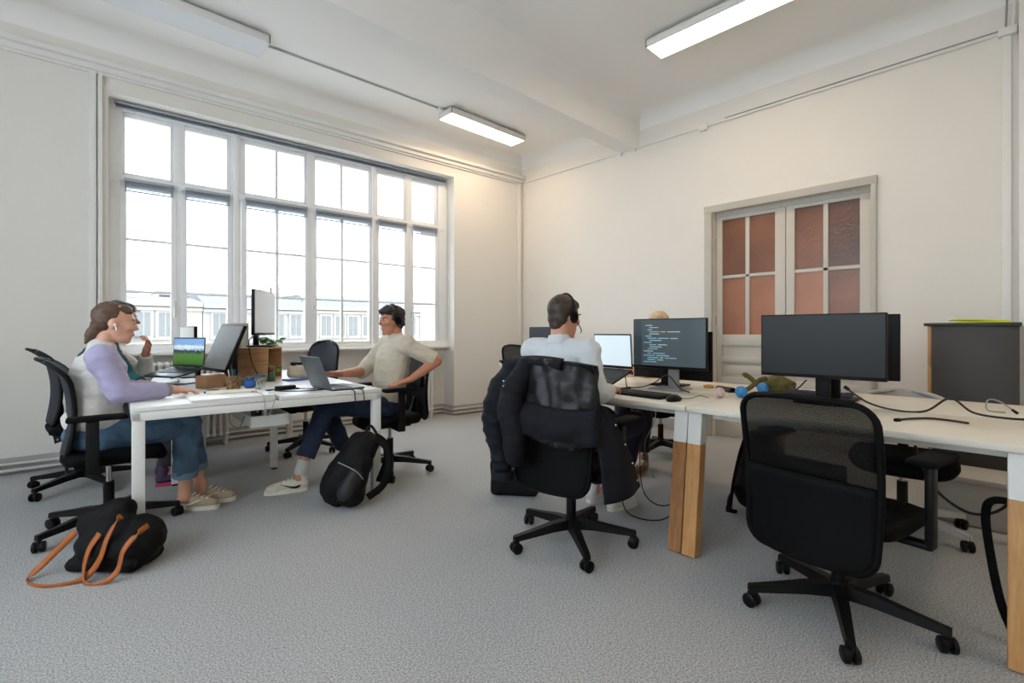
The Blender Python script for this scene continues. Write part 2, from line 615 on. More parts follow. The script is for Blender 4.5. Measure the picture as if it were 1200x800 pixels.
for i, cols in enumerate(panes_u):
    wn = struct('window_%d' % (i + 1), M=WM)
    a0, a1 = cols[0][0], cols[-1][1]
    sash = B()
    for u in (a0 - .025, a1 + .025):
        sash.box((u, fv - .02, (ZB + Z3) / 2), (.05, .055, Z3 - ZB + .10), .005)
    for z in (ZB - .025, Z3 + .02):
        sash.box(((a0 + a1) / 2, fv - .02, z), (a1 - a0 + .1, .055, .05), .005)
    so = sash.done('sash', M_WIN, wn)
    for z in (Z1, Z2):
        B().box(((a0 + a1) / 2, fv - .02, z), (a1 - a0, .035, .024), .004).done('glazing_bar', M_WIN, so)
    if len(cols) == 2:
        B().box(((cols[0][1] + cols[1][0]) / 2, fv - .02, (ZB + Z3) / 2), (.03, .04, Z3 - ZB), .004).done('glazing_bar', M_WIN, so)
        B().box(((cols[0][1] + cols[1][0]) / 2, fv, (Z4 + Z5) / 2), (.03, .04, Z5 - Z4 + .02), .004).done('glazing_bar', M_WIN, so)
    for (p, q) in cols:
        for (z0, z1) in ((ZB, Z1 - .012), (Z1 + .012, Z2 - .012), (Z2 + .012, Z3)):
            B().box(((p + q) / 2, fv - .02, (z0 + z1) / 2), (q - p, .004, z1 - z0)).done('pane', M_PANE, wn)
        B().box(((p + q) / 2, fv, (Z4 + Z5) / 2), (q - p + .01, .004, Z5 - Z4 + .02)).done('pane', M_PANE, wn)
    # beads of the transom light
    tb = B()
    for u in (a0 - .035, a1 + .02):
        tb.box((u, fv, (Z4 + Z5) / 2), (.05, .06, Z5 - Z4 + .05), .005)
    tb.box(((a0 + a1) / 2, fv, Z5 + .02), (a1 - a0 + .1, .06, .04), .005)
    tb.box(((a0 + a1) / 2, fv, Z4 - .01), (a1 - a0 + .1, .06, .03), .005)
    tb.done('transom_frame', M_WIN, wn)
    # espagnolette handle
    hu = a1 + .03 if i % 2 == 0 else a0 - .03
    if i in (0, 3, 5):
        hn = B().box((hu, fv - .06, 1.36), (.03, .02, .13), .006)
        hn.box((hu, fv - .085, 1.32), (.018, .03, .11), .006).done('handle', M_HAND, wn)
    # raised venetian blind under the transom
    bl = thing('venetian_blind', 'raised grey venetian blind at the head of the casement %s' % (
        'beside the left moulding', 'next to the first wide mullion', 'left of the middle mullion', 'right of the middle mullion',
        'behind the man in cream', 'nearest the room corner')[i], 'blind', group='raised venetian blinds', M=WM)
    for k in range(7):
        B().box(((a0 + a1) / 2, fv - .075, Z3 + .035 - k * .0115), (a1 - a0 + .03, .026, .004)).done(
            'slat', mat('blind_slat', (.60, .63, .67), .4), bl)
    B().box(((a0 + a1) / 2, fv - .075, Z3 + .05), (a1 - a0 + .04, .035, .025), .003).done('head_rail', mat('blind_rail', (.66, .68, .71), .4), bl)
    B().box(((a0 + a1) / 2, fv - .075, Z3 - .05), (a1 - a0 + .03, .028, .012), .003).done('bottom_rail', mat('blind_rail', (.6, .6, .6), .4), bl)
bl = thing('long_blind_rail', 'long dark venetian blind rail along the top of the whole window', 'blind', M=WM)
B().box(((U0 + U1) / 2, fv - .075, 3.205), (U1 - U0 - .08, .035, .018), .003).done('head_rail', mat('blind_rail', (.6, .6, .6), .4), bl)
for k in range(2):
    B().box(((U0 + U1) / 2, fv - .075, 3.186 - k * .012), (U1 - U0 - .1, .03, .005)).done('slat', mat('blind_dark', (.40, .43, .48), .4), bl)

wn = struct('window_7')  # added unseen window in the left wall, letting in extra cool daylight
for k in range(4):
    y0, y1 = -.7 + k * 1.125, -.7 + (k + 1) * 1.125
    b = B()
    for y in (y0 + .04, y1 - .04):
        b.box((-2.3, y, 2.05), (.08, .08, 2.3), .005)
    for z in (.94, 2.53, 3.16):
        b.box((-2.3, (y0 + y1) / 2, z), (.08, y1 - y0, .08), .005)
    b.done('sash', M_WIN, wn)
    B().box((-2.3, (y0 + y1) / 2, 2.05), (.004, y1 - y0 - .16, 2.2)).done('pane', M_PANE, wn)
# ------------------------------------------------------------------ outside: pale facades across the street
FV = 32.
def sc_(u, z):
    return -3.68 + (u + 3.68) * 2.156, 1.13 + (z - 1.13) * 2.156


M_STONE = mat('pale_stone', (.62, .59, .54), .9, var=.03, vscale=1.2)
M_STONE2 = mat('white_render', (.59, .575, .555), .9, var=.02, vscale=1)
M_SLATE = mat('slate_roof', (.40, .41, .43), .8, var=.1, vscale=3)
M_FWIN = mat('far_window', (.44, .44, .43), .6, spec=.2)
M_FRAME = mat('far_frame', (.58, .56, .54), .6)
M_BRICKP = mat('chimney_render', (.62, .56, .52), .9, var=.05, vscale=2)


def building(label, u0, u1, eave, ms, wins, roof_h, setback=0., chim=()):
    x0, ze = sc_(u0, eave)
    x1, _ = sc_(u1, eave)
    t = thing('apartment_building', label, 'building', M=WM @ Matrix.Translation(((x0 + x1) / 2, FV + setback, -11)))
    wd = x1 - x0
    hz = ze + 11
    B().box((0, 4, hz / 2), (wd, 8, hz)).done('facade', ms, t)
    c = B()
    c.box((0, -.2, hz - .25), (wd, .5, .25))
    c.box((0, -.1, hz - .55), (wd, .25, .2))
    c.done('cornice', ms, t)
    X = Matrix(((0, 0, 1, -wd / 2), (1, 0, 0, 0), (0, 1, 0, hz - .12), (0, 0, 0, 1)))
    B().prism([(-.4, 0), (3.5, roof_h), (8, roof_h), (8, 0)], wd, X).done('roof', M_SLATE, t)
    for (u, w_) in chim:
        cu, _ = sc_(u, 0)
        cb = B().box((cu - (x0 + x1) / 2, 3.2, hz + roof_h * .7), (w_, .9, roof_h * 1.6 + .8))
        cb.done('chimney', M_BRICKP, t)
    for (u, z0, z1, w_) in wins:
        wu, a = sc_(u, z0)
        _, b_ = sc_(u, z1)
        cx_ = wu - (x0 + x1) / 2
        fr = B()
        zc = (a + b_) / 2 + 11
        hh = b_ - a
        fr.box((cx_, -.04, zc), (w_ + .25, .1, hh + .25))
        wo = fr.done('window', M_FRAME, t)
        for s in (-1, 1):
            B().box((cx_ + s * w_ / 4, -.1, zc), (w_ / 2 - .08, .04, hh - .08)).done('pane', M_FWIN, wo)
        B().box((cx_, -.18, zc - hh / 2 - .12), (w_ + .4, .25, .1)).done('sill', ms, wo)
    return t


def wrow(us, z0=.98, z1=1.70, w_=.75):
    return [(u, z0, z1, w_) for u in us]


ws = wrow([-3.05 - .6 * k for k in range(3)] + [-2.75, -2.24])
building('pale stone apartment block behind the leftmost casement with two tall windows', -6.5, -1.32, 2.05, M_STONE, ws + wrow([-2.24 - .5 * k for k in range(4)] + [-1.52], .0, .62), .5,
         chim=((-2.98, .5),))
building('pale facade with drainpipe and tall windows seen through the middle casements', -1.30, 1.9, 2.03, M_STONE2, wrow([-.87, -.3, .3, .85, 1.4]) + wrow([-.87, -.3, .3, .85, 1.4], .0, .62), .9)
building('cream facade with balconied windows seen through the two pane casements on the right', 1.92, 8.5, 2.07, M_STONE,
         wrow([2.42, 2.92, 3.4, 3.95, 4.6, 5.2, 5.8, 6.4, 7.0]) + wrow([2.42, 2.92, 3.4, 3.95, 4.6], .0, .62), 1.1)
building('set back upper storey with low roof above the street facades', -2.1, 1.1, 2.62, M_STONE2, wrow([-.9, -.1, .5], 2.2, 2.45, .6), .35, 9., chim=((-.4, .7), (.6, .6)))
building('distant white block with chimneys rising behind the right hand facade', 1.4, 4.6, 2.62, M_STONE2, wrow([2.1, 2.7, 3.4, 4.0], 2.2, 2.42, .6), .4, 9., chim=((1.75, .8), (2.1, .5), (2.25, .5)))
o = thing('neighbour_wall', 'pinkish stone pier of the neighbouring wing outside the last casement', 'wall', M=WM @ Matrix.Translation((.30, .95, -6)))
B().box((0, .2, 5.5), (.16, .4, 11), .01).done('pier', mat('pink_stone', (.66, .61, .59), .9, var=.05, vscale=3), o)
B().box((.02, .18, 9.8), (.26, .5, .12), .01).done('band', M_STONE, o)
o = B().box((0, 0, 0), (160, 60, .2)).done('street', mat('asphalt', (.6, .6, .6), .9), **KS)
o.location = (10, 42, -11)

# ------------------------------------------------------------------ radiators
def radiator(label, u0, n):
    t = thing('cast_iron_radiator', label, 'radiator', group='radiators in the window alcove', M=WM @ Matrix.Translation((u0, .09, 0)))
    sec = None
    for k in range(n):
        if sec is None:
            b = B()
            for v in (-.055, 0, .055):
                b.rc((0, v, .13), (0, v, .80), .0155, .0155)
            b.rc((0, -.055, .82), (0, .055, .82), .024, .024)
            b.rc((0, -.055, .11), (0, .055, .11), .024, .024)
            sec = b.done('section', M_RAD, t, True)
        else:
            s2 = sec.copy()
            COL.objects.link(s2)
            s2.parent = t
            s2.location = (k * .054, 0, 0)
    for k in (0, n - 1):
        B().box((k * .054, 0, .05), (.03, .11, .10), .006).done('foot', M_RAD, t)
    B().cyl((-.03, 0, .82), (n * .054 - .025, 0, .82), .012).done('connecting_pipe', M_RAD, t)
    b = B().cyl((n * .054 - .03, 0, .82), (n * .054 + .03, 0, .82), .018)
    b.sph((n * .054 + .045, 0, .83), .024).done('valve', M_CHROME, t)
    return t


radiator('white cast iron radiator behind the laptop with the meadow wallpaper', -3.53, 16)
radiator('white cast iron radiator behind the man in the cream sweater', -.95, 12)

# ------------------------------------------------------------------ door
dr = struct('door_1')
b = B()                                    # casing
cw = .04
b.box((DX - .012, DY0 - cw / 2, DZ / 2), (.03, cw, DZ + .01), .004)
b.box((DX - .012, DY1 + cw / 2 + .02, DZ / 2), (.03, cw + .04, DZ + .01), .004)
b.box((DX - .012, (DY0 + DY1) / 2 + .02, DZ + .037), (.036, DY1 - DY0 + .13, .075), .005)
b.done('casing', M_CASE, dr)
lx = DX + .10
b = B()
b.box((lx + .01, (DY0 + DY1) / 2, DZ - .02), (.08, DY1 - DY0, .05), .004)
b.done('head_jamb', M_CASE, dr)
M_AMB = mat('amber_glass', (.50, .31, .20), .3, var=.3, vscale=2.2, bump=.25, bscale=45, spec=.6)
M_AMB2 = mat('amber_glass_dark', (.38, .235, .155), .3, var=.35, vscale=2.2, bump=.25, bscale=45, spec=.6)
M_AMB3 = mat('salmon_glass', (.64, .42, .30), .3, var=.22, vscale=2.0, bump=.25, bscale=45, spec=.6)
for (y0, y1, cols) in ((1.592, 2.280, ((1.975, 2.215), (1.688, 1.935))), (.892, 1.586, ((1.268, 1.510), (.982, 1.228)))):
    lf = B()
    e = [cols[1][0], cols[0][1]]
    lf.box((lx, (y0 + e[0]) / 2, 1.195), (.046, e[0] - y0, 2.38), .004)
    lf.box((lx, (y1 + e[1]) / 2, 1.195), (.046, y1 - e[1], 2.38), .004)
    for (z0, z1) in ((.01, .16), (.56, .64), (.80, .86), (.98, 1.10), (2.335, 2.385)):
        lf.box((lx, (e[0] + e[1]) / 2, (z0 + z1) / 2), (.044, e[1] - e[0] + .004, z1 - z0), .003)
    leaf = lf.done('door_leaf', M_DOOR, dr)
    for (z0, z1) in ((.16, .56), (.64, .80), (.86, .98)):
        B().box((lx + .008, (e[0] + e[1]) / 2, (z0 + z1) / 2), (.02, e[1] - e[0], z1 - z0)).done('panel', M_DOOR, leaf)
        if z1 - z0 > .13:
            B().box((lx - .002, (e[0] + e[1]) / 2, (z0 + z1) / 2), (.012, e[1] - e[0] - .08, z1 - z0 - .06), .005).done('raised_field', M_DOOR, leaf)
    yb = (cols[0][0] + cols[1][1]) / 2
    B().box((lx, yb, 1.72), (.035, .042, 1.24), .004).done('glazing_bar', M_DOOR, leaf)
    B().box((lx, (e[0] + e[1]) / 2, 1.72), (.035, e[1] - e[0], .034), .004).done('glazing_bar', M_DOOR, leaf)
    for (p, q) in cols:
        for k, (z0, z1) in enumerate(((1.10, 1.703), (1.737, 2.335))):
            mm = M_AMB3 if k == 0 else (M_AMB2 if p < 1.26 else M_AMB)
            if k == 0 and p < 1.26:
                mm = M_AMB
            B().box((lx + .004, (p + q) / 2, (z0 + z1) / 2), (.008, q - p, z1 - z0)).done('pane', mm, leaf)
for z in (2.1, 1.25):
    B().cyl((lx - .03, 2.283, z - .05), (lx - .03, 2.283, z + .05), .008, seg=8).done('hinge', M_CASE, dr)
    B().cyl((lx - .03, .889, z - .05), (lx - .03, .889, z + .05), .008, seg=8).done('hinge', M_CASE, dr)

# ------------------------------------------------------------------ ceiling panels and conduits
def panel(label, x0, y0, dx, dy, lit, z=3.645, th=.075):
    t = thing('ceiling_light_panel', label, 'ceiling light', (x0 + dx / 2, y0 + dy / 2, z), group='ceiling light panels')
    fr = B()
    for s in (-1, 1):
        fr.box((0, s * (dy / 2 - .006), th / 2), (dx, .012, th), .002)
        fr.box((s * (dx / 2 - .006), 0, th / 2), (.012, dy, th), .002)
    fr.box((0, 0, th - .004), (dx, dy, .008))
    fr.done('frame', M_STEEL, t)
    B().box((0, 0, .006), (dx - .024, dy - .024, .006)).done('diffuser', M_LIGHT if lit else M_OFFP, t)
    for s in (-1, 1):
        px, py = (s * dx * .35, 0) if dx > dy else (0, s * dy * .35)
        B().cyl((px, py, th), (px, py, H - z), .012, seg=8).done('mount', M_STEEL, t)
    return t


panel('lit ceiling panel beside the window wall and room corner', 3.34, 4.49, 1.2, .265, True)
panel('lit ceiling panel over the desks, set square to the door wall', 3.82, 1.08, .27, 1.2, True)
panel('unlit ceiling panel in line with the window, over the woman in lilac', .20, 4.51, 1.2, .31, False)
panel('added lit ceiling panel near the back wall, out of view', 2.2, -1.6, 1.2, .27, True)  # extra panel behind the camera, added to brighten the room
o = thing('ceiling_conduit', 'thin grey conduit on the ceiling joining two light panels', 'conduit')
B().tube([(1.42, 4.72, H - .01), (3.34, 4.66, H - .01)], .010, 8).done('tube', mat('conduit_grey', (.70, .70, .69), .5), o)
B().box((3.30, 4.66, H - .02), (.06, .06, .04), .005).done('junction_box', M_STEEL, o)
o = thing('wall_conduit', 'thin painted conduit with a junction box high on the door wall', 'conduit')
B().tube([(DX - .015, 5.1, 3.372), (DX - .015, 2.3, 3.372), (DX - .015, .1, 3.372)], .010, 8).done('tube', M_TRIM, o)
B().tube([(DX - .012, 2.15, 3.40), (DX - .012, .1, 3.40)], .004, 6).done('cable', M_CABLEG, o)
B().box((DX - .02, 2.38, 3.365), (.04, .08, .07), .006).done('junction_box', M_TRIM, o)
B().box((DX - .018, 3.44, 3.36), (.036, .025, .05), .005).done('clip', M_TRIM, o)
B().box((DX - .018, 3.24, 3.36), (.036, .025, .05), .005).done('clip', M_TRIM, o)
B().box((DX - .03, .05, 3.37), (.05, .1, .06), .006).done('elbow_box', M_TRIM, o)
B().tube([(DX - .03, .02, 3.40), (DX - .03, .01, 3.72)], .011, 8).done('riser', M_TRIM, o)
B().tube([(DX - .03, .06, 3.40), (DX - .03, .05, 3.72)], .006, 8).done('riser', M_CABLEG, o)

# ------------------------------------------------------------------ office chairs
def caster_mesh():
    b = B()
    for s in (-1, 1):
        b.lathe([(0, -.010), (.022, -.010), (.028, -.006), (.028, .006), (.022, .010), (0, .010)], (0, s * .016, .028), 16, Euler((R(90), 0, 0)))
    b.box((0, 0, .040), (.038, .020, .036), .008)
    b.cyl((.008, 0, .05), (.008, 0, .085), .007, seg=8)
    return b


def star_base(t, rot, r=.30, m=None, hub_z=.11):
    m = m or M_BLK
    B().cyl((0, 0, .075), (0, 0, hub_z + .03), .042, .034, 18).done('base_hub', m, t)
    for k in range(5):
        a = rot + k * 2 * PI / 5
        Mx = Matrix.Rotation(a, 4, 'Z')
        b = B()
        prof = [(.02, hub_z + .02, .030, .05), (.12, hub_z + .012, .026, .042), (.24, hub_z - .008, .021, .032), (r + .012, hub_z - .022, .017, .026)]
        rings = []
        for (x, z, hw, ht) in prof:
            rings.append([b.bm.verts.new(Mx @ Vector(p)) for p in ((x, -hw, z - ht), (x, hw, z - ht), (x, hw * .75, z), (x, -hw * .75, z))])
        for p, q in zip(rings, rings[1:]):
            for i in range(4):
                b.bm.faces.new((p[i], p[(i + 1) % 4], q[(i + 1) % 4], q[i]))
        b.bm.faces.new(rings[0][::-1])
        b.bm.faces.new(rings[-1])
        leg = b.done('leg', m, t)
        c = caster_mesh()
        c.bm.transform(Mx @ Matrix.Translation((r, 0, 0)) @ Matrix.Rotation(random.uniform(-1.2, 1.2), 4, 'Z'))
        c.done('caster', M_BLK, leg)


def chair(label, loc, rz, base_rot=0., style='mesh', Lt=.32, Lb=.27, zt=.93, zb=.36, wd=.47, seat_h=.47, mb=None, base_m=None,
          arms=True, m_back=None, seat_m=None, arm_z=.665, arm_x=.02):
    t = thing('office_chair', label, 'chair', loc, rz, 'swivel office chairs')
    star_base(t, base_rot, .325, m=base_m)
    B().cyl((0, 0, .11), (0, 0, .27), .026, seg=14).done('gas_column', M_BLK, t)
    B().cyl((0, 0, .26), (0, 0, seat_h - .09), .014, seg=12).done('piston', M_CHROME, t)
    b = B().box((-.02, 0, seat_h - .085), (.26, .17, .045), .012)
    b.box((.05, .11, seat_h - .08), (.03, .12, .012), .004)
    b.done('tilt_mechanism', M_BLK, t)
    # seat cushion with waterfall front
    b = B()
    sw, sd = .49, .47

    def seat_out(ang, k):
        c_, s_ = math.cos(ang), math.sin(ang)
        e = .45
        return Vector((sd / 2 * k * math.copysign(abs(c_) ** e, c_) + .03, sw / 2 * k * math.copysign(abs(s_) ** e, s_), 0))
    rings = []
    for (k, z) in ((.80, -.065), (.95, -.062), (1.0, -.04), (1.0, -.02), (.95, -.004), (.80, .004), (.5, 0), (.2, -.002)):
        ring = []
        for i in range(32):
            v = seat_out(2 * PI * i / 32, k)
            drop = -.035 * max(0, (v.x - .14) / .12) ** 2
            v.z = seat_h + z + drop
            ring.append(b.bm.verts.new(v))
        rings.append(ring)
    for p, q in zip(rings, rings[1:]):
        for i in range(32):
            b.bm.faces.new((p[i], p[(i + 1) % 32], q[(i + 1) % 32], q[i]))
    b.bm.faces.new(rings[0][::-1])
    b.bm.faces.new(rings[-1])
    b.done('seat', seat_m or M_BLKM, t, True)
    # backrest
    hz = zt - zb

    def bk(u, v):
        z = zb + v * hz
        if style == 'wing':
            ww = wd * (.80 + .05 * math.cos(v * 3) + .22 * max(0, v - .55) ** 1.2 / .38)
        elif style == 'low':
            ww = wd * (1 - .25 * (2 * v - 1) ** 4)
        else:
            ww = wd * (.93 + .07 * math.sin(v * PI * .6))
        k = 2 * u - 1
        cr = min(.075, hz * .3)
        tt = min(v, 1 - v) * hz
        cut = cr - math.sqrt(max(0, cr * cr - (cr - tt) ** 2)) if tt < cr else 0.
        y = k * (ww / 2 - cut)
        x = -(Lb + (Lt - Lb) * v) + .045 * k * k * (.5 + v * .5) + .03 * math.sin(v * PI) * (1 if style != 'wing' else 1.3)
        if style == 'wing':
            x -= .07 * max(0, (v - .78) / .22) ** 2 + .01
            z -= .015 * k * k
        else:
            z += -.012 * k * k * v
        return (x, y, z)
    if style == 'mesh':
        bf = B().sheet(lambda u, v: bk(u, .52 * (1 - math.cos(v * PI / 2))), 18, 16, .016).done('back_shell', mb or M_SHELL, t, True)
        mp = B().sheet(lambda u, v: bk(.01 + u * .98, .52 + .48 * math.sin(v * PI / 2)), 18, 16, .003).done('back_mesh', mesh_fabric('chair_mesh', (.04, .04, .043), .3), t, True)
        fr = B()
        es = [.5 - .5 * math.cos(PI * q / 28) for q in range(29)]
        pts = [bk(0, v) for v in es] + [bk(u / 8, 1) for u in range(1, 8)] + [bk(1, v) for v in reversed(es)] + [bk(1 - u / 8, 0) for u in range(1, 9)]
        fr.tube(pts, .012, 8).done('back_frame', mb or M_SHELL, t, True)
        # lumbar pad
        B().sheet(lambda u, v: Vector(bk(.22 + .56 * u, .47 + .14 * v)) + Vector((.02, 0, 0)), 8, 4, .018).done('lumbar_pad', M_BLKM, t, True)
    else:
        B().sheet(lambda u, v: bk(u, .5 - .5 * math.cos(PI * v)), 18, 26, .014 if style == 'wing' else .022).done('back_panel', m_back or M_NAVY, t, True)
        for u in (0, 1):
            pts = [bk(u, .5 - .5 * math.cos(PI * v / 16)) for v in range(17)]
            if style == 'wing':
                pts = [(-.05, (u - .5) * .3, seat_h - .06), (-.17, (u - .5) * .40, seat_h - .10)] + pts
            B().tube(pts, [.013] * len(pts), 8).done('back_frame', base_m or M_BLK, t, True)
        tr = B().tube([bk(u / 10, 1) for u in range(11)], .010, 8).done('top_rail', base_m or M_BLK, t, True)
    B().tube([(-.06, 0, seat_h - .09), (-.14, 0, seat_h - .08), (-Lb + .055, 0, max(zb + .08, seat_h - .06)), (-Lb + .04, 0, max(zb + .16, seat_h + .02))], [.03, .03, .024, .018], 10, sm=4).done('spine', M_BLK, t, True)
    if arms:
        for s in (-1, 1):
            a = B()
            a.box((arm_x, s * .285, (arm_z + seat_h - .10) / 2), (.055, .026, arm_z - seat_h + .10), .008)
            a.box((arm_x, s * .21, seat_h - .09), (.055, .17, .022), .006)
            ar = a.done('armrest', M_BLK, t)
            B().box((arm_x + .02, s * .285, arm_z + .012), (.25, .09, .026), .012, seg=3).done('arm_pad', M_BLKM, ar)
    return t


chair('black mesh office chair with nothing on it, pulled up to the wood legged desk', (2.285, .495, 0), R(-10.5), R(64.5), 'mesh', .34, .285, .894, .295, .47, .46)
CA = chair('black office chair with a dark jacket draped over its back', (2.03, 1.66, 0), R(8.3), R(8), 'mesh', .245, .235, .975, .33, .46, .46)
chair('blue grey winged office chair carrying the woman in lilac', (.25, 3.62, 0), R(-3), R(-5), 'wing', .22, .19, .985, .47, .44, .48, arm_z=.665, arm_x=-.07)
chair('blue grey winged office chair of the person in teal by the radiator', (.19, 4.72, 0), R(4), R(-2), 'wing', .22, .19, 1.01, .50, .46, .48, arms=False)
chair('empty dark office chair with rounded back standing behind the open grey laptop', (1.78, 4.72, 0), R(195), R(27), 'low', .27, .22, 1.04, .55, .44, .48, m_back=M_NAVY, arms=False)
chair('black office chair carrying the man in the cream sweater', (2.0, 3.52, 0), R(172), R(-2), 'mesh', .30, .26, .97, .42, .45, .47, arm_z=.675)
chair('black office chair carrying the fair haired person behind the monitors', (4.12, 2.3, 0), R(180), R(5), 'mesh', .28, .25, .90, .45, .44, .46)
chair('low backed office chair with pale grey star base across from the empty mesh chair', (3.56, .46, 0), R(186), R(55), 'low', .22, .2, .775, .46, .44, .44, m_back=M_GREYP, base_m=M_GREYP, arms=False)
chair('black chair pulled up to the desk in the far room corner', (3.78, 3.72, 0), R(0), R(5), 'mesh', .22, .2, .985, .5, .42, .46, arms=False)

# ------------------------------------------------------------------ left bench desk (white)
LM = Matrix.Translation((.308, 3.17, 0)) @ Matrix.Rotation(R(-4.3), 4, 'Z')
LZ = .735


def on_left(name, label, cat, x, y, rz=0., z=LZ, group=None):
    return thing(name, label, cat, group=group, M=LM @ Matrix.Translation((x, y, z)) @ Matrix.Rotation(rz, 4, 'Z'))


def bench(label, y0, y1, legs):
    t = thing('bench_desk', label, 'desk', M=LM @ Matrix.Translation((0, 0, 0)), group='white bench desks by the window')
    W_ = 1.372
    yc, dy = (y0 + y1) / 2, y1 - y0
    for (a, c) in ((0., .692), (.716, W_)):
        B().box(((a + c) / 2, yc, LZ - .0125), (c - a, dy - .004, .025), .003).done('desk_top', M_WHITE, t)
    fr = B()
    for y in (y0 + .02, y1 - .02):
        fr.box((W_ / 2, y, LZ - .05), (W_, .04, .045), .003)
    fr.box((.02, yc, LZ - .05), (.04, dy, .044), .003)
    fr.box((W_ - .02, yc, LZ - .05), (.04, dy, .044), .003)
    fr.done('frame', M_STEEL, t)
    for (x, y, wdt) in legs:
        b = B().box((x, y, (LZ - .028) / 2 + .006), (wdt, .055, LZ - .040), .004)
        lg = b.done('leg', M_STEEL, t)
        B().box((x, y, .004), (wdt * .8, .045, .008)).done('foot_pad', M_BLK, lg)
    return t


bench('near white bench desk shared by the woman in lilac and the man in cream', 0, 1.18, ((.03, .03, .056), (1.342, .03, .056), (.28, 1.15, .05), (.95, 1.15, .05)))
bench('far white bench desk reaching toward the radiators', 1.185, 2.17, ((.04, 2.13, .05), (.57, 2.13, .045), (1.33, 2.13, .05)))
# cable tray hung under the seam
t = on_left('cable_tray', 'white metal cable tray holding plugs under the window side desk', 'cable tray', .70, .62, z=.53)
b = B()
b.box((0, 0, .002), (.22, .9, .004))
for s in (-1, 1):
    b.box((s * .11, 0, .035), (.004, .9, .07))
b.box((0, -.45, .035), (.22, .004, .07))
b.done('trough', M_STEEL, t)
for y in (-.3, .3):
    B().box((.0, y, .09), (.02, .02, .13), .003).done('hanger', M_STEEL, t)
t = on_left('power_strip', 'black power strip with plugs lying in the white cable tray', 'power strip', .70, .45, z=.534)
B().box((0, 0, .022), (.055, .32, .04), .006).done('strip_body', M_BLK, t)
for k in range(4):
    B().cyl((0, -.11 + k * .075, .04), (0, -.11 + k * .075, .075), .017, .013, 10).done('plug', M_BLK if k % 2 else M_GREYP, t)

# ------------------------------------------------------------------ right bench desks (cream tops, wooden legs)
RZ = .745
M_OAK = wood('oak', (.72, .51, .30), (.80, .60, .38), 5., (1, 1, .06), .4)
M_OAKD = wood('oak_dark', (.56, .38, .21), (.68, .48, .29), 5., (1, 1, .06), .45)


def wood_leg(t, x_top, x_bot, y, mo, dy=.072):
    for (z0, z1, mm, nm) in ((.004, .555, mo, 'wooden_leg'), (.555, RZ - .027, M_STEEL, 'leg_bracket')):
        b = B()
        vs = []
        for z in (z0, z1):
            k = z / RZ
            x = x_bot + (x_top - x_bot) * k
            for (sx, sy) in ((-1, -1), (1, -1), (1, 1), (-1, 1)):
                vs.append(b.bm.verts.new((x + sx * .033, y + sy * dy / 2, z)))
        for f_ in ((3, 2, 1, 0), (4, 5, 6, 7), (0, 1, 5, 4), (1, 2, 6, 5), (2, 3, 7, 6), (3, 0, 4, 7)):
            b.bm.faces.new([vs[i] for i in f_])
        bmesh.ops.bevel(b.bm, geom=b.bm.edges[:], offset=.003, segments=1, affect='EDGES')
        b.done(nm, mm, t)


def rdesk(label, x0, x1, y0, y1, legs):
    t = thing('wood_legged_desk', label, 'desk', group='desks with wooden legs')
    B().box(((x0 + x1) / 2, (y0 + y1) / 2, RZ - .0135), (x1 - x0, y1 - y0 - .003, .027), .003).done('desk_top', M_CREAM, t)
    b = B()
    for x in (x0 + .12, x1 - .12):
        b.box((x, (y0 + y1) / 2, RZ - .045), (.05, y1 - y0 - .2, .034), .003)
    b.done('underframe', M_STEEL, t)
    for (xt, xb, y, mo) in legs:
        wood_leg(t, xt, xb, y, mo)
    return t


FX0, FX1, BX1 = 2.365, 3.005, 3.665
rdesk('cream topped desk with the laptop and the monitor showing code', FX0, FX1, 1.182, 2.40, ((2.43, 2.345, 1.218, M_OAKD), (2.95, 2.95, 2.32, M_OAKD)))
rdesk('cream topped desk with the switched off dark monitor', FX0, FX1, -.075, 1.180, ((2.43, 2.345, 1.142, M_OAK), (2.43, 2.345, -.012, M_OAK)))
rdesk('cream topped desk in front of the fair haired person', FX1 + .012, BX1, 1.182, 2.40, ((BX1 - .08, BX1 - .02, 1.218, M_OAKD), (BX1 - .08, BX1 - .02, 2.32, M_OAKD)))
rdesk('cream topped desk beside the dark cabinet, cables trailing over it', FX1 + .012, BX1, -.075, 1.180, ((BX1 - .08, BX1 - .02, 1.142, M_OAK), (BX1 - .08, BX1 - .02, -.012, M_OAK)))
t = thing('corner_desk', 'white desk end showing behind the man in the pale shirt, far room corner', 'desk', (4.4, 3.75, 0))
B().box((0, 0, .735), (.8, 1.3, .03), .004).done('desk_top', M_WHITE, t)
for sx in (-1, 1):
    for sy in (-1, 1):
        B().box((sx * .36, sy * .60, .36), (.05, .05, .72), .003).done('leg', M_STEEL, t)


